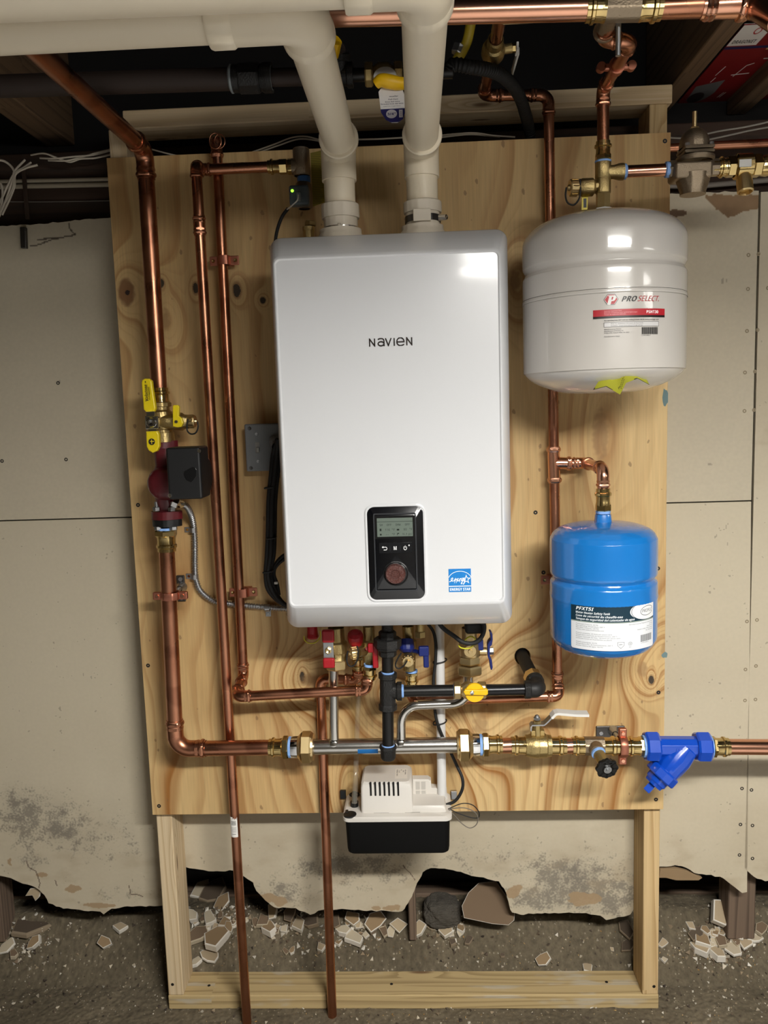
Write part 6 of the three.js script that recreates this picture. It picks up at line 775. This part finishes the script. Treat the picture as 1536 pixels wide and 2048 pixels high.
  slab('large brown plaster slab leaning back in the middle hole with a white lower edge', [[928, 1838], [924, 1818], [938, 1795], [960, 1778], [995, 1775], [1014, 1800], [1030, 1830], [1028, 1842], [1016, 1850], [985, 1848]], -.03, .011, [face[2], M.gypsum], -.55);
  { const g = new THREE.IcosahedronGeometry(1, 12), q = g.attributes.position, C = P(884, 1812, -.1); for (let i = 0; i < q.count; i++) { const v = V(q.getX(i), q.getY(i), q.getZ(i)), r = 1 + .22 * fbm(v.x * 1.6 + 5, v.y * 1.6, v.z * 1.6) + .05 * N(v.x * 6, v.y * 6, v.z * 6), f = (t) => Math.sign(t) * Math.abs(t) ** .72; q.setXYZ(i, C.x + f(v.x) * r * .05, C.y - .012 + f(v.y) * r * .036, C.z + f(v.z) * r * .045); } g.computeVertexNormals(); solo('stone', 'rough grey stone in the middle hole, left of the leaning brown slab', 'stone', g, mat(0x4a453d, .95, 0, { bumpMap: brN, bumpScale: .002 })); }
  slab('pale torn flap of plaster hanging in the gap at the far left', [[52, 1791], [60, 1778], [72, 1776], [82, 1780], [80, 1793], [73, 1800], [66, 1790]], -.015, .006, [face[1], M.gypsum], -.2);
  slab('tan plaster layer behind the top of the right hole', [[1316, 1752], [1318, 1734], [1350, 1733], [1372, 1738], [1402, 1752], [1395, 1757], [1350, 1757], [1330, 1752]], -.013, .008, [face[0], face[0]], 0);
  // countless crumbs, chips and sawdust
  const ck = new THREE.TetrahedronGeometry(.5), place = (name, label, n, colors, f) => { const im = new THREE.InstancedMesh(ck, new THREE.MeshStandardMaterial({ color: 0xffffff, roughness: .95 }), n), M4 = new THREE.Matrix4(), C = new THREE.Color(); for (let i = 0; i < n; i++) { const [x, z, s, sx] = f(i); M4.compose(V(x, floorH(x, z) + s * .12, z), new THREE.Quaternion().setFromEuler(new THREE.Euler(rnd() * 6, rnd() * 6, rnd() * 6)), V(s * sx, s * .7, s)); im.setMatrixAt(i, M4); im.setColorAt(i, C.set(colors[i % colors.length]).multiplyScalar(.6 + .4 * rnd())); } im.name = name; meta(im, label, 'crumbs', null, 'stuff'); scene.add(im); };
  place('plaster_crumbs', 'small pale plaster crumbs strewn over the dirt along the wall', 2600, [0xd8d0c0, 0x9b8a70, 0x6d5e4c, 0x5a4d40, 0xc8bca6, 0x4b4036], () => { const x = -.7 + 2.6 * rnd(), z = .1 - .24 * rnd() - (rnd() < .3 ? 0 : .0) + (rnd() < .25 ? .12 * rnd() : 0); return [x, z, .003 + .011 * rnd() ** 4 + .002 * rnd(), 1]; });
  place('rubble_crumbs', 'denser crumbs inside the heaps of plaster rubble', 1200, [0xcfc4b0, 0xa28f74, 0x7a6854, 0xe2dccf], () => { const q = [[430, 1850], [470, 1830], [600, 1850], [700, 1860], [880, 1850], [1410, 1895], [1480, 1880], [1440, 1910], [60, 1880]][Math.floor(rnd() * 9)], p = G(q[0], q[1]); return [p.x + .09 * (rnd() + rnd() - 1), p.z + .05 * (rnd() + rnd() - 1), .004 + .014 * rnd() ** 3, 1.3]; });
  place('wood_chips', 'thin yellow wood chips and sawdust on the dirt and near the bottom plate', 420, [0xc9a368, 0xb98a4a, 0xd9c190], () => { const x = .1 + 1.5 * rnd(), z = rnd() < .6 ? .1 + .16 * rnd() : -.08 + .08 * rnd(); return [x, z, .0022 + .002 * rnd(), 1 + 3.4 * rnd() ** 2]; });
}
// ---------- every thing gets its base as origin ----------
scene.updateMatrixWorld(true);
for (const o of tops) {
  const b = new THREE.Box3().setFromObject(o), c = V((b.min.x + b.max.x) / 2, b.min.y, (b.min.z + b.max.z) / 2);
  if (o.isMesh) { o.geometry = o.geometry.clone().translate(o.position.x - c.x, o.position.y - c.y, o.position.z - c.z); o.position.copy(c); }
  else { o.position.copy(c); for (const k of o.children) k.position.sub(c); }
}
scene.traverse((o) => { if (o.isMesh) { o.castShadow = true; o.receiveShadow = true; } });
renderer.render(scene, camera);
